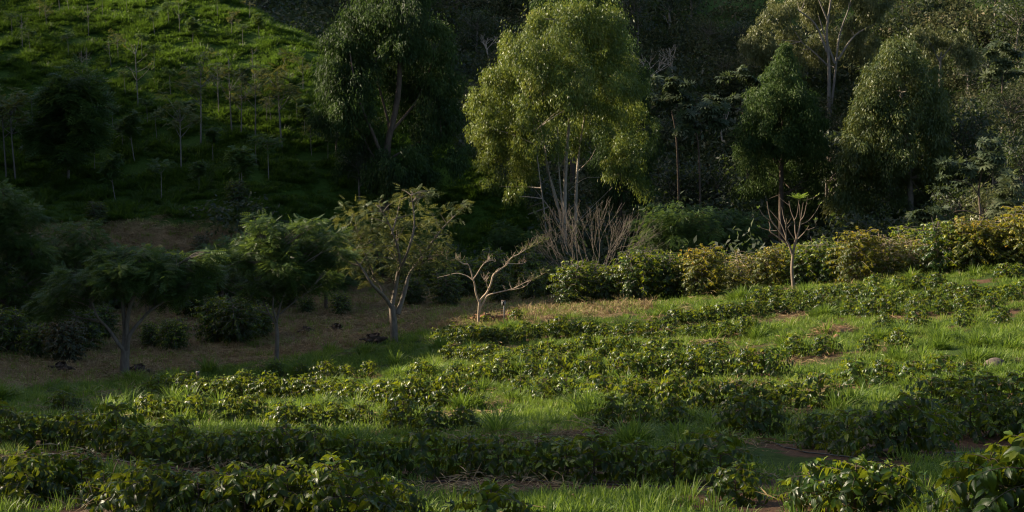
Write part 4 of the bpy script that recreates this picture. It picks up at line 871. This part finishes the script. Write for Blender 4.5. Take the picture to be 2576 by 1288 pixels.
def banana(label, u, D, h, nl, seed):
    rng = np.random.default_rng(seed); b = foot(u, D); t = thing('banana_plant', label, 'plant', b, group='banana plants in the valley')
    s = Geo(); tube(s, bend([(0, 0, -.1), (.05, 0, h * .3), (.08, 0, h * .55)], 4), np.linspace(.16, .09, 9), 8); part('stem', s.mesh('banana_stem', M['bark_sapling'], shade=True), t)
    for k in range(nl):
        az = k * 2.4 + rng.uniform(-.3, .3); e = rng.uniform(.5, 1.3); L = h * rng.uniform(.55, .75); w = L * .13; o = np.array((math.cos(az), math.sin(az), 0)); sd = np.array((-o[1], o[0], 0)); g = Geo(); V = []; nn = 12
        for i in range(nn + 1):
            f = i / nn; p = np.array((.08, 0, h * .5)) + o * L * f * math.cos(e) + np.array((0, 0, 1.)) * (L * f * math.sin(e) - L * .55 * f ** 2.2 * math.cos(e))
            ww = w * (math.sin(math.pi * min(1, max(0, (f - .12) / .88)) ** .7) ** .6 if .12 < f < 1 else .05); j = rng.uniform(-.25, .1, 2) * w
            V += [p + sd * ww + (0, 0, j[0]), p, p - sd * ww + (0, 0, j[1])]
        Q = [(i * 3 + q, i * 3 + q + 1, i * 3 + q + 4, i * 3 + q + 3) for i in range(nn) for q in (0, 1)]
        g.add(V, Q, var=rng.uniform(.2, 1)); part('leaf', g.mesh('banana_leaf', M['banana'], shade=True), t)
banana('banana plant with broad arching leaves, leftmost of the clump', 1665, 102, 4.2, 8, 1); banana('tall banana plant in the middle of the clump', 1712, 104, 4.6, 9, 2)
banana('banana plant with two bright drooping leaves, right of the clump', 1775, 100, 3.6, 9, 3); banana('upright banana plant behind the clump', 1740, 108, 5.2, 8, 4)

def round_tree(seed, leaf, h=7.0, w=6.0, n=5200, L=.32, mode='leaf'):
    rng = np.random.default_rng(seed); s, l = Geo(), Geo()
    tube(s, bend([(0, 0, -.3), (rng.normal() * .2, rng.normal() * .2, h * .25), (rng.normal() * .3, rng.normal() * .3, h * .6)], 4), np.linspace(.16, .07, 9), 7)
    hubs = np.array([(0, 0, h * .25), (0, 0, h * .4), (0, 0, h * .55)]); cl = []
    for k in range(9):
        a = k * 2.4; r = w * .5 * (.15 + .42 * rng.random()); z = h * rng.uniform(.42, .82)
        cl.append((np.array((math.cos(a) * r, math.sin(a) * r, z)), np.array((w * .22, w * .22, h * .15)) * rng.uniform(.75, 1.25)))
    crown(l, cl, n / 700, L, L * .45, mode, 9, .42, s, hubs, .03)
    return s.mesh('round_tree_trunk', M['bark_grey'], shade=True), l.mesh('round_tree_crown', M[leaf])
THIN = round_tree(510, 'broad', n=1500)
RT = [round_tree(500, 'broad'), round_tree(501, 'broad'), round_tree(502, 'scrub', L=.26), round_tree(503, 'euc_pale', 7, 5, L=.28)]
RLIST = [(2470, 95, 5.5, 3, 'slim olive tree with pale forked stems right of the broad cone'), (2100, 96, 6.0, 0, 'round black-green tree between the two conical eucalyptus'), (2200, 92, 6.0, 1, 'round dark tree under the left side of the broad cone'), (2330, 94, 5.5, 0, 'round dark tree under the right side of the broad cone'), (2400, 98, 5.5, 1, 'dark tree beside the slim olive one'), (1900, 100, 5.0, 1, 'dark tree under the dark conical eucalyptus, left side'), (2030, 98, 5.0, 0, 'dark tree under the dark conical eucalyptus, right side'),
 (2540, 112, 6.5, 2, 'brownish tree on the right slope below the bare limbed one'), (2440, 132, 6.0, 2, 'brownish rounded tree upper right of the broad cone'), (2570, 100, 6.0, 0, 'dark tree at the right edge above the umbrella leaved one'), (2480, 146, 7.0, 0, 'dark tree on the upper right slope'), (2560, 160, 8.0, 1, 'dark leafy tree in the top right corner'), (2500, 172, 8.0, 1, 'dark leafy tree left of the top right corner'), (850, 96, 3.6, 0, 'small dark tree at the left foot of the dark eucalyptus'), (905, 92, 3.4, 1, 'dark bush-like tree below the dark eucalyptus'), (1180, 150, 7.0, 2, 'brown green tree between the two big eucalyptus, behind'), (730, 142, 6.5, 1, 'dark tree behind the hillside edge, nearer the top'), (800, 136, 6.0, 2, 'dark tree behind the hillside edge beside the dark eucalyptus'), (660, 150, 7.5, 0, 'dark tree behind the hillside crest'),
 (1600, 176, 9, 1, 'dark tree high behind the central eucalyptus'), (1680, 184, 9, 0, 'dark tree high on the slope right of the central eucalyptus'), (1740, 190, 9, 1, 'dark tree at the top edge right of the bleached trees'), (2270, 178, 7, 2, 'dim tree at the top edge behind the broad cone'), (1660, 116, 5.5, 1, 'dark tree behind the banana clump'), (1840, 118, 5.0, 2, 'brownish tree behind the banana plants'), (2620, 130, 8, 0, 'dark tree beyond the right edge on the slope'), (2380, 120, 5.0, 1, 'dark tree behind the right flank of the broad cone'), (2170, 126, 5.5, 2, 'brownish tree in the gap between the conical eucalyptus'), (1640, 106, 8.5, 0, 'tall dark tree right beside the hidden drooping eucalyptus'), (1700, 118, 8.0, 1, 'tall dark tree behind the leftmost umbrella crown'), (1800, 116, 8.5, 0, 'tall dark tree behind the umbrella tree above the bananas'), (1850, 108, 8.0, 1, 'tall dark tree left of the dark conical eucalyptus foot'), (2080, 118, 8.5, 1, 'tall dark tree behind the gap of the conical eucalyptus'), (2420, 108, 7.5, 0, 'tall dark tree right behind the broad cone'),
 (1655, 140, 6.0, 0, 'rounded tree on the slope just right of the central eucalyptus, lower'), (1700, 150, 6.0, 2, 'rounded brownish tree below the bleached trees'), (1760, 146, 5.5, 1, 'rounded tree on the scrub slope above the umbrella crowns'), (1820, 156, 6.0, 2, 'brownish tree beside the leaning dead trunk'), (1860, 170, 6.5, 0, 'rounded tree left of the pale eucalyptus crown'), (1780, 172, 6.5, 2, 'brownish tree near the top edge left of the pale eucalyptus'), (2180, 148, 6.0, 0, 'rounded tree at the foot of the pale eucalyptus, right side'), (2000, 144, 5.5, 1, 'rounded tree at the foot of the pale eucalyptus, left side'),
 (2460, 116, 6.0, 1, 'rounded tree right of the broad cone, halfway up'), (2520, 124, 6.0, 0, 'rounded tree below the bare limbed umbrella tree'), (2580, 118, 6.5, 2, 'brownish tree at the right edge, halfway up'), (2500, 104, 5.5, 1, 'rounded tree behind the umbrella leaved one above the hedge'), (2430, 152, 6.5, 1, 'rounded tree above the small olive tree, right side'), (1120, 165, 6.5, 0, 'rounded tree right behind the dark eucalyptus crown'), (1200, 178, 7.0, 1, 'rounded tree by the grey leafless tree'), (1150, 190, 7.5, 2, 'brownish tree near the top edge between the big eucalyptus')]
for k, (u, D, h, i, lab) in enumerate(RLIST):
    b = foot(u, D); put('broadleaf_tree', lab, 'tree', RT[i], b, random.uniform(0, 6.28), h / 6.6, 'broadleaf trees filling the valley and far slope', ('trunk', 'crown'))

# ------------------------------------------------------------------ scattered cover (one object per kind of cover)
def lib(name, meshes):
    c = bpy.data.collections.new(name)
    for k, m in enumerate(meshes):
        o = bpy.data.objects.new('%s_piece_%02d' % (name, k), m); c.objects.link(o)
    return c
def scatter(name, label, cat, coll, P, rot, scl, idx):
    me = bpy.data.meshes.new(name); me.vertices.add(len(P)); me.vertices.foreach_set('co', np.asarray(P, np.float32).ravel())
    for nm, ty, arr, key in (('rot', 'FLOAT_VECTOR', rot, 'vector'), ('scl', 'FLOAT_VECTOR', scl, 'vector'), ('idx', 'INT', idx, 'value')):
        a = me.attributes.new(nm, ty, 'POINT'); a.data.foreach_set(key, np.asarray(arr, np.int32 if ty == 'INT' else np.float32).ravel())
    o = bpy.data.objects.new(name, me); COL.objects.link(o); tag(o, label, cat, kind='stuff')
    ng = bpy.data.node_groups.new(name, 'GeometryNodeTree')
    ng.interface.new_socket('Geometry', in_out='INPUT', socket_type='NodeSocketGeometry'); ng.interface.new_socket('Geometry', in_out='OUTPUT', socket_type='NodeSocketGeometry')
    gi, gout = ng.nodes.new('NodeGroupInput'), ng.nodes.new('NodeGroupOutput'); ip = ng.nodes.new('GeometryNodeInstanceOnPoints'); ci = ng.nodes.new('GeometryNodeCollectionInfo')
    ci.inputs['Collection'].default_value = coll; ci.inputs['Separate Children'].default_value = True; ci.inputs['Reset Children'].default_value = True
    ip.inputs['Pick Instance'].default_value = True
    def attr(nm, ty):
        n = ng.nodes.new('GeometryNodeInputNamedAttribute'); n.data_type = ty; n.inputs['Name'].default_value = nm; return n.outputs['Attribute']
    ng.links.new(gi.outputs[0], ip.inputs['Points']); ng.links.new(ci.outputs[0], ip.inputs['Instance']); ng.links.new(attr('idx', 'INT'), ip.inputs['Instance Index'])
    ng.links.new(attr('rot', 'FLOAT_VECTOR'), ip.inputs['Rotation']); ng.links.new(attr('scl', 'FLOAT_VECTOR'), ip.inputs['Scale']); ng.links.new(ip.outputs[0], gout.inputs[0])
    md = o.modifiers.new('scatter', 'NODES'); md.node_group = ng
    return o
def tuft_mesh(seed, n, h, spread, w, lean=.6, mat='grass', varc=.45, dead=.06):
    rng = np.random.default_rng(seed); g = Geo()
    az = rng.uniform(0, 6.28, n); r = spread * rng.random(n) ** .5; a2 = az + rng.normal(0, .7, n)
    o = np.stack([np.cos(a2), np.sin(a2), np.zeros(n)], -1); P = np.stack([np.cos(az) * r * .6, np.sin(az) * r * .6, np.full(n, -.02)], -1)
    H = h * rng.uniform(.5, 1.15, n); ln = lean * rng.uniform(.2, 1.2, n) * (.4 + r / spread); sd = np.stack([-o[:, 1], o[:, 0], np.zeros(n)], -1)
    sd = unit(sd + .5 * rng.normal(size=(n, 3)) * (1, 1, 0)); V = []
    for f, ww in ((0, .8), (.4, 1), (.75, .75), (1, .08)):
        c = P + o * (H * ln * f ** 1.8)[:, None] + np.array((0, 0, 1.)) * (H * (f - .30 * ln * f ** 2.4))[:, None]
        V += [c - sd * w * ww * .5, c + sd * w * ww * .5]
    V = np.stack(V, 1); Q = np.array([(0, 1, 3, 2), (2, 3, 5, 4), (4, 5, 7, 6)])
    var = np.clip(rng.normal(varc, .16, n), 0, .86); var[rng.random(n) < dead] = 1.0
    g.add(V.reshape(-1, 3), (Q[None] + (np.arange(n) * 8)[:, None, None]).reshape(-1, 4), var=np.repeat(var, 8))
    return g.mesh('grass_tuft', M[mat])
def sample(n, x0, x1, y0, y1, seed, m=.12):
    r = np.random.default_rng(seed); y = np.sqrt(r.uniform(y0 * y0, y1 * y1, n)); x = r.uniform(x0, x1, n) * y
    z = height(x, y); k = in_view(x, y, z, m); return x[k], y[k], z[k], r
B = np.array(BUSHES)
def bush_d(x, y):
    d = np.full(len(x), 99.)
    for bx, by, br in B: d = np.minimum(d, np.hypot(x - bx, y - by) - br)
    return d
gv = np.stack([GX.ravel(), GY.ravel()], -1); sel = np.where((gv[:, 1] > 10) & (gv[:, 1] < 64) & (np.abs(gv[:, 0]) < 34))[0]
gg = g_green.ravel().copy(); dd = bush_d(gv[sel, 0], gv[sel, 1]); gg[sel] -= .42 * np.exp(-(np.maximum(dd, 0) / .45) ** 2)
gm.attributes['green'].data.foreach_set('value', gg.astype(np.float32))
# field grass
x, y, z, r = sample(52000, -.46, .46, 11, 76, 31)
dry = blur_poly(x, y, DRY, .8); bd = bush_d(x, y)
bare = fbm(x, y, 3.2, 41) + .8 * fbm(x, y, 9, 42) + .30 * np.exp(-np.maximum(bd, 0) * 3.5) + .22 * smooth((25 - y) / 5)
k = (dry < .5) & (bare < .30) & (bd > -.12) & (r.random(len(x)) < np.clip(1.35 - y / 110, .3, 1))
x, y, z = x[k], y[k], z[k]; n = len(x); tall = fbm(x, y, 2.2, 43) + .7 * fbm(x, y, 6, 44)
short = [tuft_mesh(600 + i, 30, .12, .18, .011, .9) for i in range(4)]; tallm = [tuft_mesh(620 + i, 75, .33, .20, .017, 1.0, varc=.45, dead=.05) for i in range(4)]; weedy = [tuft_mesh(640 + i, 24, .18, .2, .010, .6, varc=.62, dead=.3) for i in range(3)]
bd2 = bush_d(x, y - .25)
pick = np.where((tall > .45) & (bd2 > .30) & (y > 19) & (r.random(n) < .6), 4 + r.integers(0, 4, n), np.where(r.random(n) < .22, 8 + r.integers(0, 3, n), r.integers(0, 4, n)))
s = r.uniform(.7, 1.35, n) * (1 + y / 160)
scatter('grass', 'bright green grass tufts between the coffee rows', 'grass', lib('field_grass', short + tallm + weedy), np.stack([x, y, z], -1), np.stack([r.normal(0, .12, n), r.normal(0, .12, n), r.uniform(0, 6.28, n)], -1), np.stack([s, s, s * r.uniform(.7, 1.3, n)], -1), pick)
# dry litter and thin pale grass on the valley floor and bare field soil
straw = []
for i in range(4):
    rng = np.random.default_rng(660 + i); g = Geo(); m = 40
    stamp(g, DIA, DIAQ, np.stack([rng.normal(0, .22, m), rng.normal(0, .22, m), rng.uniform(.0, .05, m)], -1), rng.normal(size=(m, 3)) * (1, 1, .18), np.tile((0, 0, 1.), (m, 1)) + .5 * rng.normal(size=(m, 3)), rng.uniform(.10, .34, m), .014, np.clip(rng.normal(.5, .25, m), 0, 1)); straw.append(g.mesh('straw_litter', M['straw']))
thin = [tuft_mesh(670 + i, 24, .22, .25, .010, .7, 'straw', .6, 0) for i in range(2)]; thing_g = [tuft_mesh(680 + i, 26, .18, .25, .012, .7, varc=.6, dead=.35) for i in range(2)]
x, y, z, r = sample(40000, -.46, .30, 11, 88, 32); dry = blur_poly(x, y, DRY, .8); bd = bush_d(x, y); soil = fbm(x, y, 3.2, 41) + .8 * fbm(x, y, 9, 42)
k = ((dry > .4) | ((soil > .35) & (r.random(len(x)) < .35))) & (y < 84); x, y, z, dry = x[k], y[k], z[k], dry[k]; n = len(x)
pick = np.where(r.random(n) < np.where(x > -4, .3, .6), r.integers(0, 4, n), 4 + r.integers(0, 4, n)); pick = np.where(dry < .4, r.integers(0, 4, n), pick); s = r.uniform(.7, 1.5, n) * (.75 + y / 130)
scatter('dry_grass', 'brown dry grass litter on the shaded valley floor', 'dry grass', lib('dry_litter', straw + thin + thing_g), np.stack([x, y, z], -1), np.stack([r.normal(0, .1, n), r.normal(0, .1, n), r.uniform(0, 6.28, n)], -1), np.stack([s, s, s], -1), pick)
# hillside grass
hg = [tuft_mesh(700 + i, 80, .46, .45, .03, 1.0, 'grass_hill', .40, .03) for i in range(4)] + [tuft_mesh(710 + i, 50, .22, .5, .03, .9, 'grass_hill', .55, .08) for i in range(3)]
x, y, z, r = sample(40000, -.46, .06, 83, 150, 33); hl = blur_poly(x, y, HILLP, 1.0); gap = fbm(x, y, 4, 51) + .6 * fbm(x, y, 11, 52)
k = (hl > .4) & (gap < .45); x, y, z, gap = x[k], y[k], z[k], gap[k]; n = len(x)
pick = np.where(gap < -.05, r.integers(0, 4, n), 4 + r.integers(0, 3, n)); s = r.uniform(.6, 1.4, n)
scatter('grass', 'coarse tussock grass covering the steep left hillside', 'grass', lib('hill_grass', hg), np.stack([x, y, z], -1), np.stack([r.normal(0, .12, n), r.normal(0, .12, n), r.uniform(0, 6.28, n)], -1), np.stack([s, s, s * r.uniform(.7, 1.3, n)], -1), pick)
# scrub on far slopes and valley undergrowth
def scrub_mesh(seed, leaf, L=.20):
    rng = np.random.default_rng(seed); g = Geo(); cl = []
    for k in range(6): cl.append((np.array((rng.normal() * .6, rng.normal() * .6, rng.uniform(.3, 1.1))), np.array((.6, .6, .5)) * rng.uniform(.7, 1.3)))
    crown(g, cl, 12, L, L * .5, 'leaf', 7, .46); return g.mesh('scrub_bush', M[leaf])
sm = [scrub_mesh(720 + i, 'scrub') for i in range(4)] + [scrub_mesh(730 + i, 'broad') for i in range(3)]
x, y, z, r = sample(15000, -.46, .46, 76, 290, 34, .08); hl = blur_poly(x, y, HILLP, 1.0); dr = in_poly(x, y, DRY)
meadow = (y > 178) & (x > 24) & (fbm(x, y, 30, 61) > -.4)
k = (hl < .3) & ~dr & ~((y < 78) & (x > 0)) & ~(meadow & (r.random(len(x)) < .93)) & (fbm(x, y, 16, 62) > -.75); x, y, z = x[k], y[k], z[k]; n = len(x)
s = np.clip(np.exp(r.normal(-.1, .42, n)), .4, 2.6) * (.75 + y / 260); pick = np.where((fbm(x, y, 14, 63) + r.normal(0, .3, n) > .05) | (y < 118), 4 + r.integers(0, 3, n), r.integers(0, 4, n))
scatter('scrub', 'dim brown green scrub covering the far slopes and valley bottom', 'scrub', lib('scrub_cover', sm), np.stack([x, y, z - .1], -1), np.stack([r.normal(0, .15, n), r.normal(0, .15, n), r.uniform(0, 6.28, n)], -1), np.stack([s, s, s * r.uniform(.7, 1.25, n)], -1), pick)
# unseen wood added beyond the left edge to shade near rows and hillside
wl = lib('side_shade_wood', [RT[0][1], RT[1][1], THIN[1]]); wp = []
rw = np.random.default_rng(77)
for yy in list(np.arange(13.4, 19.6, 1.7)) + list(np.arange(27.7, 35.8, 1.6)):
    for xx in (-1, -5, -9):
        wp.append((-(.46 * yy + 18) + xx + rw.normal() * .8, yy + rw.normal() * .5, rw.uniform(.95, 1.4)))
NT = len(wp)
for yy in np.arange(108, 142, 1.9):  # thin crowns added along the crest to dim the sun on the hillside
    for q in range(2):
        y2 = yy + q * 1.2 + rw.normal() * .4; wp.append((-(.46 * y2 + 20) - q * 6 + rw.normal(), y2, rw.uniform(.8, 1.2)))
wp = np.array(wp); n = len(wp)
scatter('shade_woodland', 'unseen broadleaf trees added left of the view to cast shade', 'shade_woodland', wl, np.c_[wp[:, 0], wp[:, 1], height(wp[:, 0], wp[:, 1])], np.c_[np.zeros(n), np.zeros(n), rw.uniform(0, 6.28, n)], np.repeat(wp[:, 2:3], 3, 1) * (1, 1, 1.5), np.where(np.arange(n) < NT, rw.integers(0, 2, n), 2))

# ------------------------------------------------------------------ stumps, logs, stone, post, hoses, tall stalks
def lump_mesh(name, mat, R, seed, detail=3, rough=.25, spikes=0):
    import bmesh
    bm = bmesh.new(); bmesh.ops.create_icosphere(bm, subdivisions=detail, radius=1); rng = np.random.default_rng(seed)
    V = np.array([v.co[:] for v in bm.verts]); ph = rng.uniform(0, 6.28, (9, 3)); fr = rng.uniform(1.5, 5.5, (9, 3)); nn = sum(np.sin(V @ fr[i] + ph[i, 0]) / (1 + .35 * i) for i in range(9)) / 3.2
    for i, v in enumerate(bm.verts): v.co = Vector(V[i] * (1 + rough * nn[i]) * R)
    me = bpy.data.meshes.new(name); bm.to_mesh(me); bm.free(); me.materials.append(mat); me.polygons.foreach_set('use_smooth', np.ones(len(me.polygons), bool)); return me
def stump(label, u, v, w, h, seed, mat='stump_dark', roots=6, D=None):
    b = ground(u, v) if D is None else foot(u, D); rng = np.random.default_rng(seed); t = thing('tree_stump', label, 'tree stump', b, rng.uniform(0, 6.28), group='old stumps on the valley floor')
    g = Geo(); n = 12; P = bend([(0, 0, -.1), (.02, 0, h * .5), (.05, .02, h)], 3)
    tube(g, P, np.linspace(w * .55, w * .4, len(P)), n, lump=.22)
    g.add(np.vstack([P[-1] + [[math.cos(a) * w * .42 * rng.uniform(.6, 1), math.sin(a) * w * .42 * rng.uniform(.6, 1), rng.uniform(-.08, .05)] for a in np.linspace(0, 6.28, n, endpoint=False)], P[-1] - (0, 0, .06)]), T=[(i, (i + 1) % n, n) for i in range(n)])
    part('trunk_base', g.mesh('stump_body', M[mat]), t)
    for k in range(roots):
        a = k * 6.28 / roots + rng.uniform(-.3, .3); o = np.array((math.cos(a), math.sin(a), 0)); e = rng.uniform(-.3, 1.1); r0 = w * rng.uniform(.12, .22); s = Geo()
        tube(s, bend([o * w * .2 + (0, 0, h * .45), o * w * .62 + (0, 0, h * (.5 + .25 * e)), o * w * rng.uniform(.8, 1.1) + (0, 0, h * (.35 + .6 * e))], 3), np.linspace(r0, r0 * .35, 7), 6, lump=.25); part('root', s.mesh('stump_root', M[mat]), t)
stump('dark gnarled root stump left of the big forked grey trunk', 942, 868, .62, .42, 1, roots=7)
stump('reddish brown gnarled stump at the foot of the pale bare tree', 1222, 823, .55, .34, 2, 'stump', 7, D=59.8)
stump('small brown stump just left of the pale bare tree trunk', 1190, 821, .25, .22, 3, 'stump', 4, D=59.9)
stump('low dark stump on the dry ground, left of two', 770, 838, .42, .28, 4, roots=3); stump('low dark stump on the dry ground, right of two', 848, 830, .42, .25, 5, roots=3)
stump('dark brush-like stump right of the twin grey trunk', 352, 944, .5, .34, 6, roots=6); stump('dark stump below the reddish stemmed shrub', 155, 938, .5, .34, 7, roots=5)
b = foot(1272, 59.6); t = thing('fallen_log', 'orange brown fallen log with ragged end beside the wooden post', 'log', b); g = Geo()
tube(g, bend([(-.42, 0, .12), (0, .05, .14), (.30, .1, .15)], 4), np.linspace(.15, .13, 9), 10, lump=.15); part('log_body', g.mesh('log_body', M['stump']), t)
s = Geo()
for k in range(8): tube(s, bend([(.22, .08, .15), (.36 + RNG.normal() * .06, .1 + RNG.normal() * .08, .25), (.45 + RNG.normal() * .12, .1 + RNG.normal() * .1, .30 + RNG.normal() * .1)], 3), np.linspace(.05, .015, 7), 5, lump=.2)
part('ragged_end', s.mesh('log_end', M['stump']), t)
# post with a small box
def box(g, c, s):
    c, s = np.array(c, float), np.array(s, float) / 2
    V = np.array([c + s * (i, j, k) for i in (-1, 1) for j in (-1, 1) for k in (-1, 1)]); g.add(V, [(0, 1, 3, 2), (4, 6, 7, 5), (0, 4, 5, 1), (2, 3, 7, 6), (0, 2, 6, 4), (1, 5, 7, 3)])
b = foot(1268, 58); t = thing('wooden_post', 'thin grey wooden post with a small box near its top', 'post', b)
g = Geo(); box(g, (0, 0, .46), (.055, .055, 1.0)); part('post_shaft', g.mesh('post_shaft', M['post']), t)
g = Geo(); box(g, (-.02, .0, .88), (.17, .12, .20)); bx = part('box', g.mesh('post_box', M['post']), t); g = Geo(); box(g, (-.02, 0, .99), (.19, .15, .015)); part('lid', g.mesh('post_box_lid', M['bark_dark']), bx)
g = Geo(); box(g, (-.03, -.062, .88), (.07, .012, .13)); part('opening_shade', g.mesh('post_box_opening_shade', M['hose']), bx)  # black slab painted as the shade inside the box
b = ground(498, 963); t = tag(bpy.data.objects.new('marker_post', None), 'short dark marker post in the grass at left', 'post'); COL.objects.link(t); t.location = b
g = Geo(); box(g, (0, 0, .14), (.09, .09, .40)); part('post_shaft', g.mesh('marker_shaft', M['bark_dark']), t); g = Geo(); box(g, (0, 0, .35), (.10, .10, .05)); part('cap', g.mesh('marker_cap', M['post']), t)
# stone, straw heap, clods
b = ground(2503, 925); o = bpy.data.objects.new('stone', lump_mesh('stone', M['rock'], np.array((.26, .22, .20)), 5, 4, .13)); COL.objects.link(o); o.location = b + np.array((0, 0, .05)); tag(o, 'round brown grey stone lying in the grass at right', 'stone')
b = ground(2105, 838); t = thing('straw_heap', 'heap of dry brown straw on bare earth in the field', 'straw heap', b); mo = lump_mesh('straw_heap_core', M['earth'], np.array((.62, .45, .20)), 8, 4, .2); part('earth_core', mo, t); g = Geo(); m = 900
d = unit(RNG.normal(size=(m, 3)) * (1, 1, .7)); d[:, 2] = np.abs(d[:, 2]); P = d * (.68, .5, .26) * RNG.uniform(.85, 1.1, (m, 1)) + (0, .1, 0)
stamp(g, DIA, DIAQ, P, RNG.normal(size=(m, 3)) * (1, 1, .35) + (0, 0, -.1), d + .5 * RNG.normal(size=(m, 3)), RNG.uniform(.15, .42, m), .016); part('straw', g.mesh('straw_heap_straw', M['straw']), t, 'stuff')
for (u, v, s_, lab) in [(2112, 842, .13, 'orange earth clod below the straw heap, upper one'), (2105, 852, .10, 'orange earth clod below the straw heap, lower one')]:
    b = ground(u, v); o = bpy.data.objects.new('earth_clod', lump_mesh('earth_clod', M['earth'], np.array((s_ * 1.2, s_, s_)), int(u), 3, .25)); COL.objects.link(o); o.location = b + np.array((0, 0, s_ * .5)); tag(o, lab, 'earth clod')
# drip hoses along rows
def hose(label, line):
    G = np.array([ground(u, v)[:2] for u, v in line]); P2 = bend(np.c_[G, np.zeros(len(G))], 14)[:, :2]
    P2[:, 1] += .05 * fbm(P2[:, 0], P2[:, 1], 1.7, 71); P = np.c_[P2, height(P2[:, 0], P2[:, 1]) + .02]; g = Geo(); tube(g, P, .011, 6)
    o = bpy.data.objects.new('irrigation_hose', g.mesh('irrigation_hose', M['hose'], shade=True)); COL.objects.link(o); tag(o, label, 'hose', 'black irrigation hoses along the rows')
hose('thin black hose under the long dark second row', [(-40, 1124), (300, 1162), (700, 1194), (1200, 1212), (1500, 1222), (1900, 1232)])
hose('thin black hose under the nearest row at the bottom', [(-40, 1250), (220, 1256), (500, 1304), (900, 1352), (1300, 1388)])
hose('thin black hose at lower right among the nearest bushes', [(1900, 1234), (2020, 1272), (2150, 1304), (2350, 1310), (2620, 1330)])
hose('thin black hose beneath the dark patch of bushes at right', [(1700, 1092), (1900, 1110), (2100, 1150), (2300, 1156), (2600, 1120)])
# tall flowering grass stalks at left
for (u, v, h, ln, lab) in [(470, 1062, 1.05, -.35, 'tall pale flowering grass stalk leaning left, left of two'), (512, 1045, .85, .32, 'tall pale flowering grass stalk leaning right, right of two'), (438, 1050, .6, -.1, 'short flowering grass stalk left of the tall leaning pair')]:
    b = ground(u, v); g = Geo(); P = bend([(0, 0, 0), (ln * .3 * h, .02, h * .55), (ln * 1.0 * h, .05, h)], 5); tube(g, P, np.linspace(.008, .003, len(P)), 4); l = Geo(); q = P[-5:]
    t = thing('grass_stalk', lab, 'grass stalk', b, group='tall grass stalks at left'); part('stem', g.mesh('stalk_stem', M['grass']), t)
    for p in q:
        m = 7; stamp(l, DIA, DIAQ, np.tile(p, (m, 1)), RNG.normal(size=(m, 3)) * .5 + (ln, 0, .8), RNG.normal(size=(m, 3)), RNG.uniform(.06, .14, m), .012, RNG.uniform(.7, 1, m))
    m = 5; stamp(l, DIA, DIAQ, np.repeat(P[1:6], 1, 0)[:m], RNG.normal(size=(m, 3)) + (0, 0, .7), RNG.normal(size=(m, 3)), .35, .016, .6); part('flower_head', l.mesh('stalk_head', M['grass']), t)
